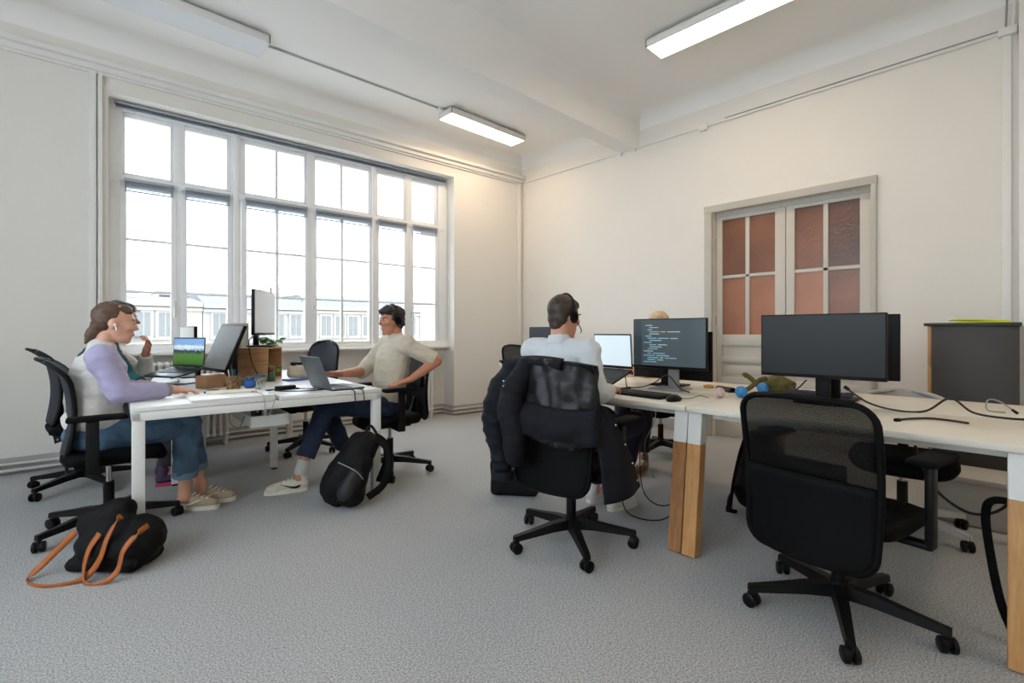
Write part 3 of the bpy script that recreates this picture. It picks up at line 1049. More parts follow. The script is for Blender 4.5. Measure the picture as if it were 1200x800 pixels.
# ------------------------------------------------------------------ monitors, laptops
def monitor(name, label, M, w_, h_, zc, screen_m, stand_m=None, tilt=0., back_m=None, depth=.045, code=False, base='plate', stand_x=-.06, bezel_m=None, group=None):
    """local: screen faces +x, y left; origin on the desk at the stand"""
    t = thing(name, label, 'monitor', M=M, group=group)
    rot = Euler((0, -tilt, 0))
    rm = rot.to_matrix().to_4x4()
    T = Matrix.Translation((.02, 0, zc)) @ rm
    b = B().box((-.012, 0, 0), (.024, w_, h_), .005)
    b.box((-.032, 0, -.01), (.03, w_ * .55, h_ * .5), .01)
    b.bm.transform(T)
    hs = b.done('housing', back_m or M_BLK, t)
    b = B().box((.0015, 0, .006), (.002, w_ - .016, h_ - .026))
    b.bm.transform(T)
    so = b.done('screen', screen_m, t)
    sm_ = stand_m or M_BLK
    b = B().box((stand_x, 0, (zc + .02) / 2), (.03, .07, zc + .02), .006)
    b.box((stand_x / 2 - .01, 0, zc), (abs(stand_x) + .01, .06, .06), .005)
    b.done('stand', sm_, t)
    if base == 'plate':
        B().box((stand_x + .05, 0, .006), (.19, .22, .012), .005).done('stand_base', sm_, t)
    if code:
        rr = random.Random(3)
        cols = [(.55, .75, .72), (.75, .6, .5), (.6, .66, .72), (.5, .68, .8), (.70, .70, .68)]
        ms = [mat('code_%d' % k, c, .5, emit=c, estr=.28) for k, c in enumerate(cols)]
        z = h_ / 2 - .045
        while z > -h_ / 2 + .03:
            y = -w_ / 2 + .085 + rr.choice((0, .014, .028, .042))
            for _ in range(rr.choice((1, 1, 2, 3))):
                L = rr.uniform(.02, .10)
                if y + L > w_ / 2 - .14:
                    break
                b = B().box((.003, y + L / 2, z), (.0008, L, .0055))
                b.bm.transform(T)
                b.done('code_line', rr.choice(ms), so)
                y += L + .012
            z -= .0145
        b = B().box((.0028, -w_ / 2 + .04, 0), (.0006, .055, h_ - .04))
        b.bm.transform(T)
        b.done('sidebar', mat('code_sidebar', (.17, .20, .215), .4, emit=(.2, .24, .26), estr=.5), so)
    return t


def Mz(x, y, z, a):
    return Matrix.Translation((x, y, z)) @ Matrix.Rotation(a, 4, 'Z')


M_CODE = mat('code_screen', (.12, .14, .15), .35, emit=(.24, .29, .31), estr=.75)
monitor('desktop_monitor', 'monitor showing dark code editor beside the open laptop', Mz(2.98, 1.60, RZ, R(180)), .525, .335, .305, M_CODE, M_SILV, code=True)
monitor('desktop_monitor', 'large switched off dark monitor above the empty mesh chair', Mz(3.00, .735, RZ, R(180)), .585, .345, .308, M_SCR, M_BLK)
monitor('desktop_monitor', 'black monitor seen from behind, back to back with the code monitor', Mz(3.22, 1.72, RZ, R(0)), .60, .34, .215, M_SCR, M_BLK)
monitor('desktop_monitor', 'black monitor seen from behind, mostly hidden by the switched off one', Mz(3.26, .72, RZ, R(0)), .58, .36, .30, M_SCR, M_BLK)
monitor('desktop_monitor', 'black monitor on the far corner desk behind the pale shirted man', Mz(4.5, 4.08, .75, R(180)), .56, .34, .27, M_SCR, M_BLK)

# left desk monitors
M_GSCR = mat('grey_glare_screen', (.40, .40, .40), .28, spec=.7)
M_TSCR = mat('pale_matte_screen', (.66, .62, .57), .4, spec=.6)
LMr = LM


def lmon(label, x, y, ang, *a, **k):
    return monitor('desktop_monitor', label, LM @ Mz(x, y, k.pop('z', LZ), ang), *a, **k)


lmon('grey screened monitor leaning back beside the wooden crate, facing the woman in lilac', .575, .97, R(191), .44, .36, .275, M_GSCR, M_BLK, tilt=R(22))
lmon('pale screened monitor raised on the wooden crate', .88, 1.21, R(-28), .56, .36, .275, M_TSCR, M_BLK, z=LZ + .272, base='plate', stand_x=-.05)
lmon('small monitor with pale face standing behind the meadow laptop', .44, 1.84, R(189), .40, .28, .30, M_TSCR, M_BLK)
lmon('monitor almost hidden behind the grey leaning screen', .76, 1.72, R(30), .30, .30, .32, M_TSCR, M_BLK, back_m=M_TSCR)


def laptop(label, M, open_deg, screen_m, body_m, w_=.32, d_=.22, riser=0., tiltk=0., lid_m=None):
    """local: hinge along y, user sits toward -x, screen faces -x"""
    t = thing('laptop', label, 'laptop', M=M)
    K = Matrix.Translation((0, 0, riser)) @ Matrix.Rotation(tiltk, 4, 'Y')
    b = B().box((-d_ / 2, 0, .008), (d_, w_, .014), .004)
    b.bm.transform(K)
    bs = b.done('base', body_m, t)
    km = mat('key_black', (.05, .05, .055), .5)
    kk = B().box((-d_ * .42, 0, .0155), (d_ * .5, w_ * .88, .001))
    kk.bm.transform(K)
    kb = kk.done('keyboard_well', mat('key_well', (.03, .03, .03), .6), bs)
    keym = None
    for r_ in range(5):
        for c_ in range(12):
            if keym is None:
                b = B().box((0, 0, 0), (d_ * .08, w_ * .062, .003), .0008, seg=1)
                keym = b.done('key', km, bs)
                o = keym
            else:
                o = keym.copy()
                COL.objects.link(o)
                o.parent = bs
            o.matrix_local = K @ Matrix.Translation((-d_ * .21 - r_ * d_ * .10, (c_ - 5.5) * w_ * .072, .0165))
    b = B().box((-d_ * .83, 0, .0154), (d_ * .2, w_ * .3, .001))
    b.bm.transform(K)
    b.done('touchpad', body_m, bs)
    a = R(open_deg)
    T = K @ Matrix.Translation((0, 0, .014)) @ Matrix.Rotation(-(PI - a) + PI / 2 + PI / 2 - PI, 4, 'Y')
    # lid: starts lying over the base (pointing -x), rotates up about the hinge
    Lm = K @ Matrix.Translation((0, 0, .016)) @ Matrix.Rotation(a, 4, 'Y')
    b = B().box((-d_ / 2, 0, .004), (d_, w_, .007), .003)
    b.bm.transform(Lm)
    ld = b.done('lid', lid_m or body_m, t)
    b = B().box((-d_ / 2 - .004, 0, .0), (d_ - .028, w_ - .016, .0012))
    b.bm.transform(Lm)
    b.done('screen', screen_m, ld)
    return t


# meadow wallpaper
m = mat('meadow_screen', (.2, .3, .2), .4)
nt = m.node_tree
bs_ = nt.nodes['Principled BSDF']
tc = nt.nodes['Texture Coordinate']
sep = nt.nodes.new('ShaderNodeSeparateXYZ')
nt.links.new(tc.outputs['Generated'], sep.inputs[0])
nz = nt.nodes.new('ShaderNodeTexNoise')
nz.inputs['Scale'].default_value = 9
nt.links.new(tc.outputs['Generated'], nz.inputs[0])
ad = nt.nodes.new('ShaderNodeMath')
ad.operation = 'MULTIPLY_ADD'
ad.inputs[1].default_value = .22
nt.links.new(nz.outputs['Fac'], ad.inputs[0])
nt.links.new(sep.outputs['Z'], ad.inputs[2])
rp = nt.nodes.new('ShaderNodeValToRGB')
els = rp.color_ramp.elements
els[0].position = .0
els[0].color = (*lin((.12, .26, .10)), 1)
els[1].position = 1.0
els[1].color = (*lin((.45, .60, .78)), 1)
for p, c in ((.30, (.25, .42, .16)), (.52, (.30, .45, .22)), (.60, (.16, .24, .22)), (.66, (.16, .25, .32)), (.70, (.62, .70, .76)), (.80, (.80, .84, .86)), (.9, (.45, .60, .75))):
    e = els.new(p)
    e.color = (*lin(c), 1)
nt.links.new(ad.outputs[0], rp.inputs[0])
nt.links.new(rp.outputs[0], bs_.inputs['Base Color'])
nt.links.new(rp.outputs[0], bs_.inputs['Emission Color'])
bs_.inputs['Emission Strength'].default_value = .55
M_MEADOW = m
M_LAPG = mat('laptop_grey', (.30, .31, .33), .4, .5)
M_LAPD = mat('laptop_dark', (.09, .09, .095), .45)
M_PALE = mat('pale_lit_screen', (.6, .65, .68), .4, emit=(.80, .86, .89), estr=.7)

laptop('grey laptop with a green meadow wallpaper, raised on a stand', LM @ Mz(.375, 1.30, LZ, R(32)), 105, M_MEADOW, M_LAPG, .33, .23, .105, R(-12))
laptop('open dark laptop with a bright white page, in front of the pale shirted man', Mz(2.82, 1.93, RZ, R(-8)), 108, M_PALE, M_LAPD, .34, .235, .12, R(-22))
laptop('open grey laptop seen from behind, used by the man in cream', LM @ Mz(1.03, .20, LZ, R(185)), 112, M_SCR, M_LAPG, .33, .23, .0, 0., mat('laptop_lid', (.40, .41, .43), .4, .5))

# stands under the raised laptops
t = on_left('laptop_stand', 'folded metal stand under the meadow laptop', 'stand', .375, 1.30, R(32))
b = B()
for s in (-.1, .1):
    b.tube([(-.21, s, .055), (-.02, s, .085), (.0, s, .005), (-.20, s, .005)], .006, 6)
b.done('stand_wire', M_SILV, t)
B().box((-.10, 0, .006), (.03, .22, .008), .003).done('stand_bar', M_SILV, t)
t = thing('laptop_stand', 'low dark stand lifting the laptop with the bright page', 'stand', M=Mz(2.82, 1.93, RZ, R(-8)))
b = B()
for s in (-.11, .11):
    b.tube([(-.20, s, .030), (-.01, s, .100), (.01, s, .006), (-.2, s, .006)], .007, 6)
b.done('stand_wire', M_BLK, t)
B().box((-.1, 0, .006), (.03, .24, .008), .003).done('stand_bar', M_BLK, t)

# keyboard + mouse on the right desk
t = thing('keyboard', 'black keyboard on the cream desk before the code monitor', 'keyboard', M=Mz(2.58, 1.60, RZ, R(-6)))
bo = B().box((0, 0, .010), (.145, .43, .018), .005).done('keyboard_body', M_BLK, t)
k0 = None
for r_ in range(5):
    for c_ in range(18):
        if k0 is None:
            k0 = B().box((0, 0, .021), (.020, .018, .006), .002, seg=1).done('key', mat('key_black', (.05, .05, .05), .5), t)
            o = k0
        else:
            o = k0.copy()
            COL.objects.link(o)
            o.parent = t
        o.location = (-.05 + r_ * .025, -.195 + c_ * .0229, 0)
t = thing('computer_mouse', 'black computer mouse on the cream desk by the keyboard', 'mouse', M=Mz(2.50, 1.315, RZ, R(-8)))
me = remesh(B().sph((0, 0, .012), (.058, .032, .024)).sph((-.01, 0, .018), (.04, .029, .022)), .004, 3)
for v in me.vertices:
    v.co.z = max(v.co.z, .001)
link('mouse_body', me, M_BLK, t, True)
B().cyl((.03, -.004, .033), (.03, .004, .033), .006, seg=10).done('scroll_wheel', M_GREYP, t)
t = thing('computer_mouse', 'black computer mouse under the hand of the woman in lilac', 'mouse', M=LM @ Mz(.415, .40, LZ, R(10)))
me = remesh(B().sph((0, 0, .010), (.05, .03, .020)), .004, 3)
for v in me.vertices:
    v.co.z = max(v.co.z, .001)
link('mouse_body', me, M_BLK, t, True)
B().cyl((.03, -.004, .025), (.03, .004, .025), .005, seg=10).done('scroll_wheel', M_GREYP, t)

# ------------------------------------------------------------------ small things on the left desk
M_CRATE = wood('crate_wood', (.60, .43, .28), (.72, .54, .37), 4., (.1, 1, 1), .6)
t = on_left('wooden_crate', 'open wooden crate holding a trailing plant, monitor on top', 'crate', .86, 1.20, R(-32))
cw_, cd_, ch_ = .23, .33, .27
for (c, d) in (((0, 0, .008), (cw_, cd_, .014)), ((0, 0, ch_ - .008), (cw_, cd_, .014)), ((0, -cd_ / 2 + .007, ch_ / 2), (cw_, .014, ch_ - .03)),
               ((0, cd_ / 2 - .007, ch_ / 2), (cw_, .014, ch_ - .03)), ((-cw_ / 2 + .007, 0, ch_ / 2), (.014, cd_ - .03, ch_ - .03))):
    B().box(c, d, .002).done('plank', M_CRATE, t)


def plant(t, base, n, length, droop, leafm, seed, rad=.09):
    rr = random.Random(seed)
    leaf = None
    for k in range(n):
        a = rr.uniform(0, 2 * PI)
        L = length * rr.uniform(.5, 1.1)
        pts = []
        for i in range(5):
            s_ = i / 4
            pts.append(Vector(base) + Vector((math.cos(a) * rad * s_ * 1.3, math.sin(a) * rad * s_ * 1.3, L * s_ * (1 - droop * s_))))
        st = B().tube(pts, .002, 5).done('stem', mat('plant_stem', (.30, .46, .20), .6), t)
        for i in (2, 3, 4):
            for q in (-1, 1):
                if leaf is None:
                    b = B().sheet(lambda u, v: ((u - .5) * .034 * math.sin(PI * min(1, max(.04, v)) ** .8), v * .05, -.012 * v * v + .25 * abs(u - .5) * .03), 4, 6, .001)
                    leaf = b.done('leaf', leafm, t, True)
                    o = leaf
                else:
                    o = leaf.copy()
                    COL.objects.link(o)
                    o.parent = t
                o.matrix_local = Matrix.Translation(pts[i]) @ Euler((rr.uniform(-.6, .5), rr.uniform(-.4, .4), a + q * 1.1 + rr.uniform(-.4, .4) - PI / 2)).to_matrix().to_4x4() @ Matrix.Scale(rr.uniform(.7, 1.25), 4)


M_LEAF = mat('leaf_green', (.36, .62, .20), .5, var=.2, vscale=30)
M_LEAF2 = mat('leaf_pale', (.52, .70, .40), .5, var=.2, vscale=30)
t = on_left('potted_plant', 'small trailing green plant hanging out of the wooden crate', 'plant', .915, 1.165, 0., LZ + .016)
B().lathe([(0, 0), (.035, 0), (.045, .08), (.04, .08), (.038, .07), (0, .07)]).done('pot', mat('green_pot', (.18, .36, .26), .4), t)
plant(t, (0, 0, .07), 9, .10, .9, M_LEAF, 4, .10)
t = on_left('potted_plant', 'low pale leafy plant on top of the wooden crate behind the raised monitor', 'plant', .96, 1.30, 0., LZ + .271)
B().lathe([(0, 0), (.03, 0), (.036, .03), (.032, .03), (.03, .025), (0, .025)]).done('pot', mat('white_pot', (.8, .8, .78), .4), t)
plant(t, (0, 0, .025), 8, .07, .3, M_LEAF2, 9, .06)
t = on_left('pencil_cup', 'brown patterned cup of pens beside the blue jar', 'cup', .565, .60)
B().lathe([(0, 0), (.042, 0), (.043, .09), (.040, .09), (.039, .005), (0, .005)], seg=24).done('cup_body', mat('patterned_cup', (.50, .38, .25), .6, var=.75, vscale=45), t)
for k, c in enumerate(((.15, .15, .16), (.2, .55, .3), (.75, .75, .74), (.2, .25, .5))):
    a = k * 1.6
    B().cyl((.012 * math.cos(a), .012 * math.sin(a), .006), (.032 * math.cos(a), .032 * math.sin(a), .135), .004, seg=8).done('pen', mat('pen_%d' % k, c, .4), t)
t = on_left('yarn_jar', 'small blue ball shaped jar with a teal lid', 'jar', .655, .535)
me = remesh(B().sph((0, 0, .036), (.040, .040, .036)), .005, 2, .002, (90, 90, 90))
link('ball_body', me, mat('blue_yarn', (.18, .36, .62), .8, var=.15, vscale=80), t, True)
B().lathe([(0, .070), (.024, .070), (.024, .088), (0, .09)]).done('lid', mat('teal_lid', (.12, .36, .44), .5), t)
t = on_left('drinking_glass', 'clear glass tumbler with a dark teal rim beside the crate', 'glass', .725, .56)
B().lathe([(0, .001), (.030, .001), (.034, .085), (.0315, .085), (.028, .006), (0, .006)], seg=24).done('glass_body', M_JAR, t, True)
B().lathe([(.032, .080), (.037, .080), (.037, .092), (.032, .092), (.032, .080)], seg=24).done('rim', mat('teal_lid', (.1, .3, .4), .5), t)
t = on_left('glass_jar', 'green filled glass jar with a red lid in front of the crate', 'jar', .90, 1.00)
B().lathe([(0, .001), (.026, .001), (.027, .08), (.02, .09), (0, .09)], seg=20).done('jar_body', mat('green_jar', (.20, .34, .22), .25), t, True)
B().lathe([(0, .09), (.025, .09), (.025, .115), (0, .116)], seg=20).done('lid', mat('red_lid', (.62, .16, .15), .4), t)
t = on_left('cardboard_box', 'small tan cardboard box under the grey monitor', 'box', .46, .80, R(35))
B().box((0, 0, .045), (.16, .10, .09), .004).done('carton', mat('kraft', (.62, .47, .34), .8, var=.05), t)
B().box((0, 0, .0905), (.16, .025, .002)).done('tape', mat('tape', (.70, .58, .44), .4), t)
t = on_left('paper_pad', 'cream envelope lying on the white board before the pencil cup', 'paper', .50, .28, R(-6), LZ + .016)
B().box((0, 0, .004), (.27, .15, .008), .002).done('envelope', mat('cream_paper', (.88, .85, .78), .8), t)
B().prism([(-.135, .075), (.135, .075), (.0, -.005)], .0012, Matrix.Translation((0, 0, .0081))).done('flap', mat('cream_paper2', (.85, .82, .75), .8), t)
t = on_left('desk_board', 'thin white board lying flat at the edge of the near bench desk', 'board', .475, .155)
B().box((0, 0, .008), (.43, .30, .015), .004).done('board_slab', M_WHITE, t)
B().box((0, .151, .008), (.43, .004, .012)).done('edge_strip', M_GREYP, t)
t = on_left('power_adapter', 'black laptop charger brick on the white desk', 'charger', .83, .33, R(20))
B().box((0, 0, .016), (.13, .055, .03), .008).done('brick', M_BLK, t)
B().tube([(-.065, 0, .015), (-.10, .01, .006), (-.12, .05, .005), (-.07, .06, .005), (-.01, .05, .005)], .004, 6, sm=5).done('plug_lead', M_CABLE, t)
t = on_left('fabric_pouch', 'cream fabric pouch with a black tangle on top, by the crate', 'pouch', 1.16, 1.12, R(-8))
me = remesh(B().box((0, 0, .055), (.22, .11, .10), .03), .008, 5, .006, (14, 14, 14))
link('pouch_body', me, mat('cream_canvas', (.80, .75, .66), .9, bump=.2, bscale=300), t, True)
B().box((.06, -.058, .05), (.03, .004, .03), .002).done('tag', mat('wine_tag', (.40, .12, .20), .6), t)
t = on_left('headphones', 'black headphones lying on the cream fabric pouch', 'headphones', 1.16, 1.12, R(-8), LZ + .108)
B().tube([(.07 * math.cos(a), .04 * math.sin(a), .02) for a in [2 * PI * k / 16 for k in range(16)]], .012, 8).done('band', M_BLK, t)
for s in (-1, 1):
    B().sph((s * .06, 0, .018), (.028, .02, .018)).done('ear_cup', M_BLKM, t, True)
t = on_left('notebook', 'blue notebook lying on the desk in front of the cream pouch', 'notebook', 1.10, .98, R(10))
B().box((0, 0, .006), (.22, .12, .012), .002).done('cover', mat('blue_cover', (.16, .34, .62), .5), t)
B().box((.002, 0, .006), (.22, .116, .008)).done('pages', M_PAPER, t)
t = on_left('sunglasses_case', 'clutter of grey cables beneath the grey monitor', 'cables', .62, .82)
rr = random.Random(5)
for k in range(4):
    pts = [(rr.uniform(-.09, .09), rr.uniform(-.08, .08), rr.uniform(.005, .05)) for _ in range(6)]
    B().tube([Vector(p) for p in pts], .003, 5, sm=5).done('cable', M_CABLE if k % 2 else M_CABLEG, t)
t.name = 'cable_tangle'


def cable(label, pts, r=.0035, m=None, M=None, name='cable'):
    t = thing(name, label, 'cable', M=M or Matrix())
    B().tube([Vector(p) for p in pts], r, 6, sm=7).done('lead', m or M_CABLE, t, True)
    a, b_ = Vector(pts[0]), Vector(pts[1])
    d = (b_ - a).normalized()
    B().cyl(a - d * .001, a + d * .025, r * 1.9, r * 1.7, 8).done('connector', M_BLK, t)
    return t


cable('black charger cable crossing the desk and hanging over its front edge', [(.90, .34, LZ + .005), (1.0, .22, LZ + .005), (1.10, .10, LZ + .005), (1.17, .0, LZ + .004), (1.178, -.012, LZ - .04), (1.185, -.010, LZ - .12)], M=LM)
cable('second black cable dropping over the desk front beside the charger lead', [(1.04, .30, LZ + .005), (1.14, .16, LZ + .005), (1.22, .02, LZ + .005), (1.235, -.012, LZ - .01), (1.245, -.012, LZ - .10)], M=LM)
cable('black cable looping round the charger brick', [(.76, .30, LZ + .005), (.80, .20, LZ + .005), (.95, .14, LZ + .005), (1.05, .16, LZ + .005), (1.2, .24, LZ + .005)], M=LM)
cable('thin grey lead looped over the front of the white board', [(.60, .2, LZ + .019), (.62, .02, LZ + .019), (.625, -.012, LZ - .02), (.64, -.012, LZ - .11), (.67, -.012, LZ - .06), (.685, -.012, LZ + .015), (.66, .05, LZ + .02)], .0022, M_CABLEG, LM)
cable('black monitor lead curling down the front of the crate', [(.80, 1.13, LZ + .36), (.745, 1.04, LZ + .32), (.755, .99, LZ + .16), (.80, .90, LZ + .02), (.78, .76, LZ + .006)], .004, None, LM)
cable('grey charging lead dangling beneath the near bench desk', [(.52, .45, LZ - .03), (.50, .35, LZ - .17), (.55, .32, LZ - .22), (.60, .40, LZ - .12), (.60, .5, LZ - .03)], .003, M_CABLEG, LM)

# ------------------------------------------------------------------ small things on the right desks
t = thing('juggling_ball', 'pinkish white ball on the cream desk', 'ball', (2.82, 1.20, RZ))
B().sph((0, 0, .031), .031, u=24, v=16).done('ball_skin', mat('pink_ball', (.80, .70, .68), .6, var=.12, vscale=25), t, True)
B().tube([(.0315 * math.cos(a), .0315 * math.sin(a) * .5, .031 + .0315 * math.sin(a) * .87) for a in [2 * PI * k / 24 for k in range(25)]], .0012, 5).done('seam', mat('ball_seam', (.72, .45, .42), .6), t)
for k, (x, y, r_, lb) in enumerate(((2.92, 1.115, .034, 'blue ball beside the pinkish one on the cream desk'), (3.22, 1.10, .033, 'blue ball half hidden behind the empty mesh chair'))):
    t = thing('juggling_ball', lb, 'ball', (x, y, RZ))
    B().sph((0, 0, r_), r_, u=24, v=16).done('ball_skin', mat('blue_ball', (.20, .50, .74), .55, var=.1, vscale=25), t, True)
    B().tube([(r_ * 1.01 * math.cos(a), r_ * 1.01 * math.sin(a) * .6, r_ + r_ * 1.01 * math.sin(a) * .8) for a in [2 * PI * q / 24 for q in range(25)]], .0012, 5).done('seam', mat('blue_seam', (.14, .36, .58), .6), t)
t = thing('tape_roll', 'small amber tape roll on the desk behind the code monitor', 'tape', (3.26, 1.46, RZ))
B().lathe([(.018, 0), (.034, 0), (.034, .02), (.018, .02), (.018, 0)], seg=20).done('roll', mat('amber_tape', (.78, .58, .26), .35), t)
B().lathe([(.016, .0), (.019, .0), (.019, .021), (.016, .021), (.016, 0)], seg=20).done('core', mat('kraft', (.6, .5, .4), .8), t)
t = thing('glasses_case', 'dark open glasses case on the desk between the balls and the bag', 'case', M=Mz(3.15, 1.30, RZ, R(60)))
B().sheet(lambda u, v: ((v - .5) * .14, .028 * math.cos(PI * u), .028 * math.sin(PI * u) + .002), 8, 4, .004).done('shell', mat('case_brown', (.14, .12, .10), .5), t, True)
B().box((0, 0, .003), (.14, .055, .005), .002).done('base', mat('case_brown', (.14, .12, .10), .5), t)
t = thing('canvas_bag', 'olive green canvas bag slumped on the desk under the dark monitor', 'bag', M=Mz(3.36, 1.10, RZ, R(-60)))
M_OLIVE = mat('olive_canvas', (.40, .37, .20), .9, var=.2, vscale=16, bump=.3, bscale=300)
me = remesh(B().sph((.03, 0, .045), (.115, .075, .055)).box((.03, 0, .025), (.20, .13, .045), .02), .007, 4, .012, (16, 16, 16), 3.)
for v in me.vertices:
    v.co.z = max(v.co.z, .001)
link('bag_body', me, M_OLIVE, t, True)
strap_path(t, [(-.06, -.06, .004), (-.09, -.055, .05), (-.15, -.05, .105), (-.17, -.05, .10)], .03, M_OLIVE, (0, 1, 0), th=.006)
strap_path(t, [(-.17, -.06, .004), (-.13, -.07, .03), (-.08, -.065, .075), (-.03, -.05, .09)], .028, M_OLIVE, (0, 1, 0), th=.006)
t = thing('fabric_mat', 'navy cloth folded on the desk under the dark monitor', 'cloth', M=Mz(3.30, .82, RZ, R(8)))
me = remesh(B().box((0, 0, .012), (.22, .34, .022), .009), .007, 4, .006, (16, 16, 16))
for v in me.vertices:
    v.co.z = max(v.co.z, .001)
link('cloth_fold', me, mat('navy_cloth', (.13, .15, .24), .9, bump=.2, bscale=300), t, True)
B().box((.112, 0, .008), (.006, .30, .010), .002).done('hem', mat('navy_cloth', (.13, .15, .24), .9), t)

cable('black power cable snaking across the cream desk beside the dark monitor', [(2.98, .62, RZ + .10), (2.97, .52, RZ + .03), (2.95, .40, RZ + .006), (3.0, .30, RZ + .01), (3.08, .22, RZ + .07), (3.02, .14, RZ + .02), (3.03, .04, RZ + .006), (3.06, -.06, RZ + .006)], .005)
cable('short thick black cable lying along the cream desk', [(2.62, .36, RZ + .006), (2.70, .33, RZ + .006), (2.78, .27, RZ + .006), (2.78, .20, RZ + .006), (2.75, .14, RZ + .006)], .005)
cable('grey lead standing in a loop near the dark cabinet', [(3.25, .0, RZ + .006), (3.30, .06, RZ + .05), (3.32, .10, RZ + .05), (3.28, .10, RZ + .006), (3.24, .04, RZ + .006)], .0035, M_CABLEG)
cable('black cable drooping in a deep loop under the cream desk', [(2.72, .31, RZ - .05), (2.70, .30, RZ - .13), (2.68, .24, RZ - .27), (2.66, .13, RZ - .34), (2.60, .03, RZ - .27), (2.55, -.0, RZ - .10), (2.55, .02, RZ - .03)], .0055)
cable('black mouse lead curling behind the mouse', [(2.55, 1.31, RZ + .012), (2.62, 1.28, RZ + .008), (2.68, 1.25, RZ + .02), (2.72, 1.22, RZ + .006)], .002)
for k, (lb, pts, mm) in enumerate((
        ('black cable hanging from the code desk down to the carpet in a wide loop', [(2.72, 1.62, RZ - .04), (2.70, 1.66, .45), (2.62, 1.72, .2), (2.56, 1.66, .03), (2.60, 1.48, .012), (2.66, 1.38, .10), (2.68, 1.33, .35), (2.68, 1.32, RZ - .04)], None),
        ('second black cable looping just above the carpet by the oak legs', [(2.80, 1.70, RZ - .04), (2.78, 1.70, .42), (2.74, 1.66, .14), (2.72, 1.55, .06), (2.76, 1.44, .10), (2.80, 1.36, .3), (2.80, 1.34, RZ - .04)], None),
        ('pale grey cable bundle hanging under the code desk', [(2.86, 1.62, RZ - .04), (2.82, 1.62, .55), (2.78, 1.66, .42), (2.76, 1.64, .3), (2.78, 1.6, .2)], M_CABLEG),
        ('tangle of black leads behind the code monitor stand', [(2.82, 1.82, RZ + .006), (2.86, 1.72, RZ + .02), (2.90, 1.66, RZ + .05), (2.92, 1.58, RZ + .1), (2.93, 1.5, RZ + .02), (2.90, 1.42, RZ + .006)], None),
        ('black lead curling up under the dark monitor', [(3.10, .94, RZ + .006), (3.06, .92, RZ + .03), (3.04, .86, RZ + .06), (3.0, .80, RZ + .12)], None))):
    cable(lb, pts, .004, mm)
t = thing('cable_sleeve', 'thick black cable sleeve bending from the desk to the carpet by the oak leg', 'cable')
B().tube([Vector(p) for p in ((2.72, -.02, .46), (2.68, .06, .47), (2.62, .085, .43), (2.58, .07, .28), (2.54, .04, .12), (2.52, .0, .016))], .014, 10, sm=6).done('sleeve', M_BLKM, t, True)
B().cyl((2.51, .0, .001), (2.52, .0, .03), .018, seg=12).done('end_collar', M_BLK, t)

# ------------------------------------------------------------------ cabinet, box, bags
t = thing('drawer_cabinet', 'dark brown cabinet with light wooden drawer fronts beside the door wall', 'cabinet', (4.72, .205, 0))
M_CAB = mat('dark_laminate', (.235, .215, .20), .5, var=.05, vscale=5)
B().box((0, -.01, .585), (.84, .41, 1.17), .004).done('carcass', M_CAB, t)
B().box((0, .005, 1.178), (.87, .46, .02), .003).done('cabinet_top', mat('dark_top', (.16, .15, .145), .5), t)
for k in range(4):
    d = B().box((0, .207, .17 + k * .29), (.82, .022, .283), .003).done('drawer', M_OAK, t)
    B().box((0, .235, .24 + k * .29), (.12, .03, .02), .005).done('handle', M_BLK, d)
t = thing('plastic_folder', 'bright yellow plastic folder lying on the dark cabinet', 'folder', (4.62, .18, 1.188))
B().box((0, 0, .006), (.30, .26, .010), .003, Euler((0, 0, R(8)))).done('folder_lower', mat('neon_yellow', (.82, .86, .05), .4), t)
B().box((0, .01, .019), (.30, .25, .010), .003, Euler((R(2.2), 0, R(14)))).done('folder_upper', mat('neon_yellow', (.82, .86, .05), .4), t)
t = thing('storage_box', 'low grey storage box with a lid on the carpet before the dark cabinet', 'box', (4.02, .19, 0))
B().box((0, 0, .13), (.34, .40, .25), .008).done('box_body', mat('grey_box', (.62, .60, .57), .6), t)
B().box((0, 0, .268), (.36, .42, .03), .006).done('lid', mat('grey_lid', (.68, .66, .63), .6), t)


M_BAG = mat('black_nylon', (.045, .045, .05), .65, var=.2, vscale=25, bump=.3, bscale=250, spec=.2)
M_TAN = mat('tan_leather', (.66, .36, .14), .5, var=.1, vscale=30)
# tote bag with tan straps
t = thing('tote_bag', 'black tote bag with tan leather straps on the carpet by the desk leg', 'bag', M=Mz(.235, 3.02, 0, R(-46)))
me = remesh(B().sph((.02, 0, .10), (.20, .13, .105)).sph((.10, .02, .13), (.12, .11, .10)).rc((-.13, .02, .20), (-.02, .06, .25), .065, .06).sph((-.04, .02, .15), (.13, .11, .10)).box((0, 0, .04), (.34, .22, .07), .03), .009, 5, .010, (9, 9, 9), 1.)
for v in me.vertices:
    v.co.z = max(v.co.z, .001)
link('bag_body', me, M_BAG, t, True)
strap_path(t, [(.03, .0, .235), (.06, -.06, .245), (.06, -.115, .18), (.045, -.14, .09), (.0, -.165, .02), (-.07, -.20, .004), (-.16, -.215, .004), (-.265, -.17, .004), (-.25, -.12, .05), (-.19, -.095, .12), (-.13, -.075, .19)], .028, M_TAN, (.3, 1, .3))
strap_path(t, [(.17, -.01, .20), (.18, -.09, .19), (.15, -.13, .13), (.14, -.15, .05), (.10, -.18, .006), (.03, -.19, .006), (-.01, -.16, .05), (-.01, -.135, .13), (.02, -.11, .20)], .026, M_TAN, (.3, 1, .3))
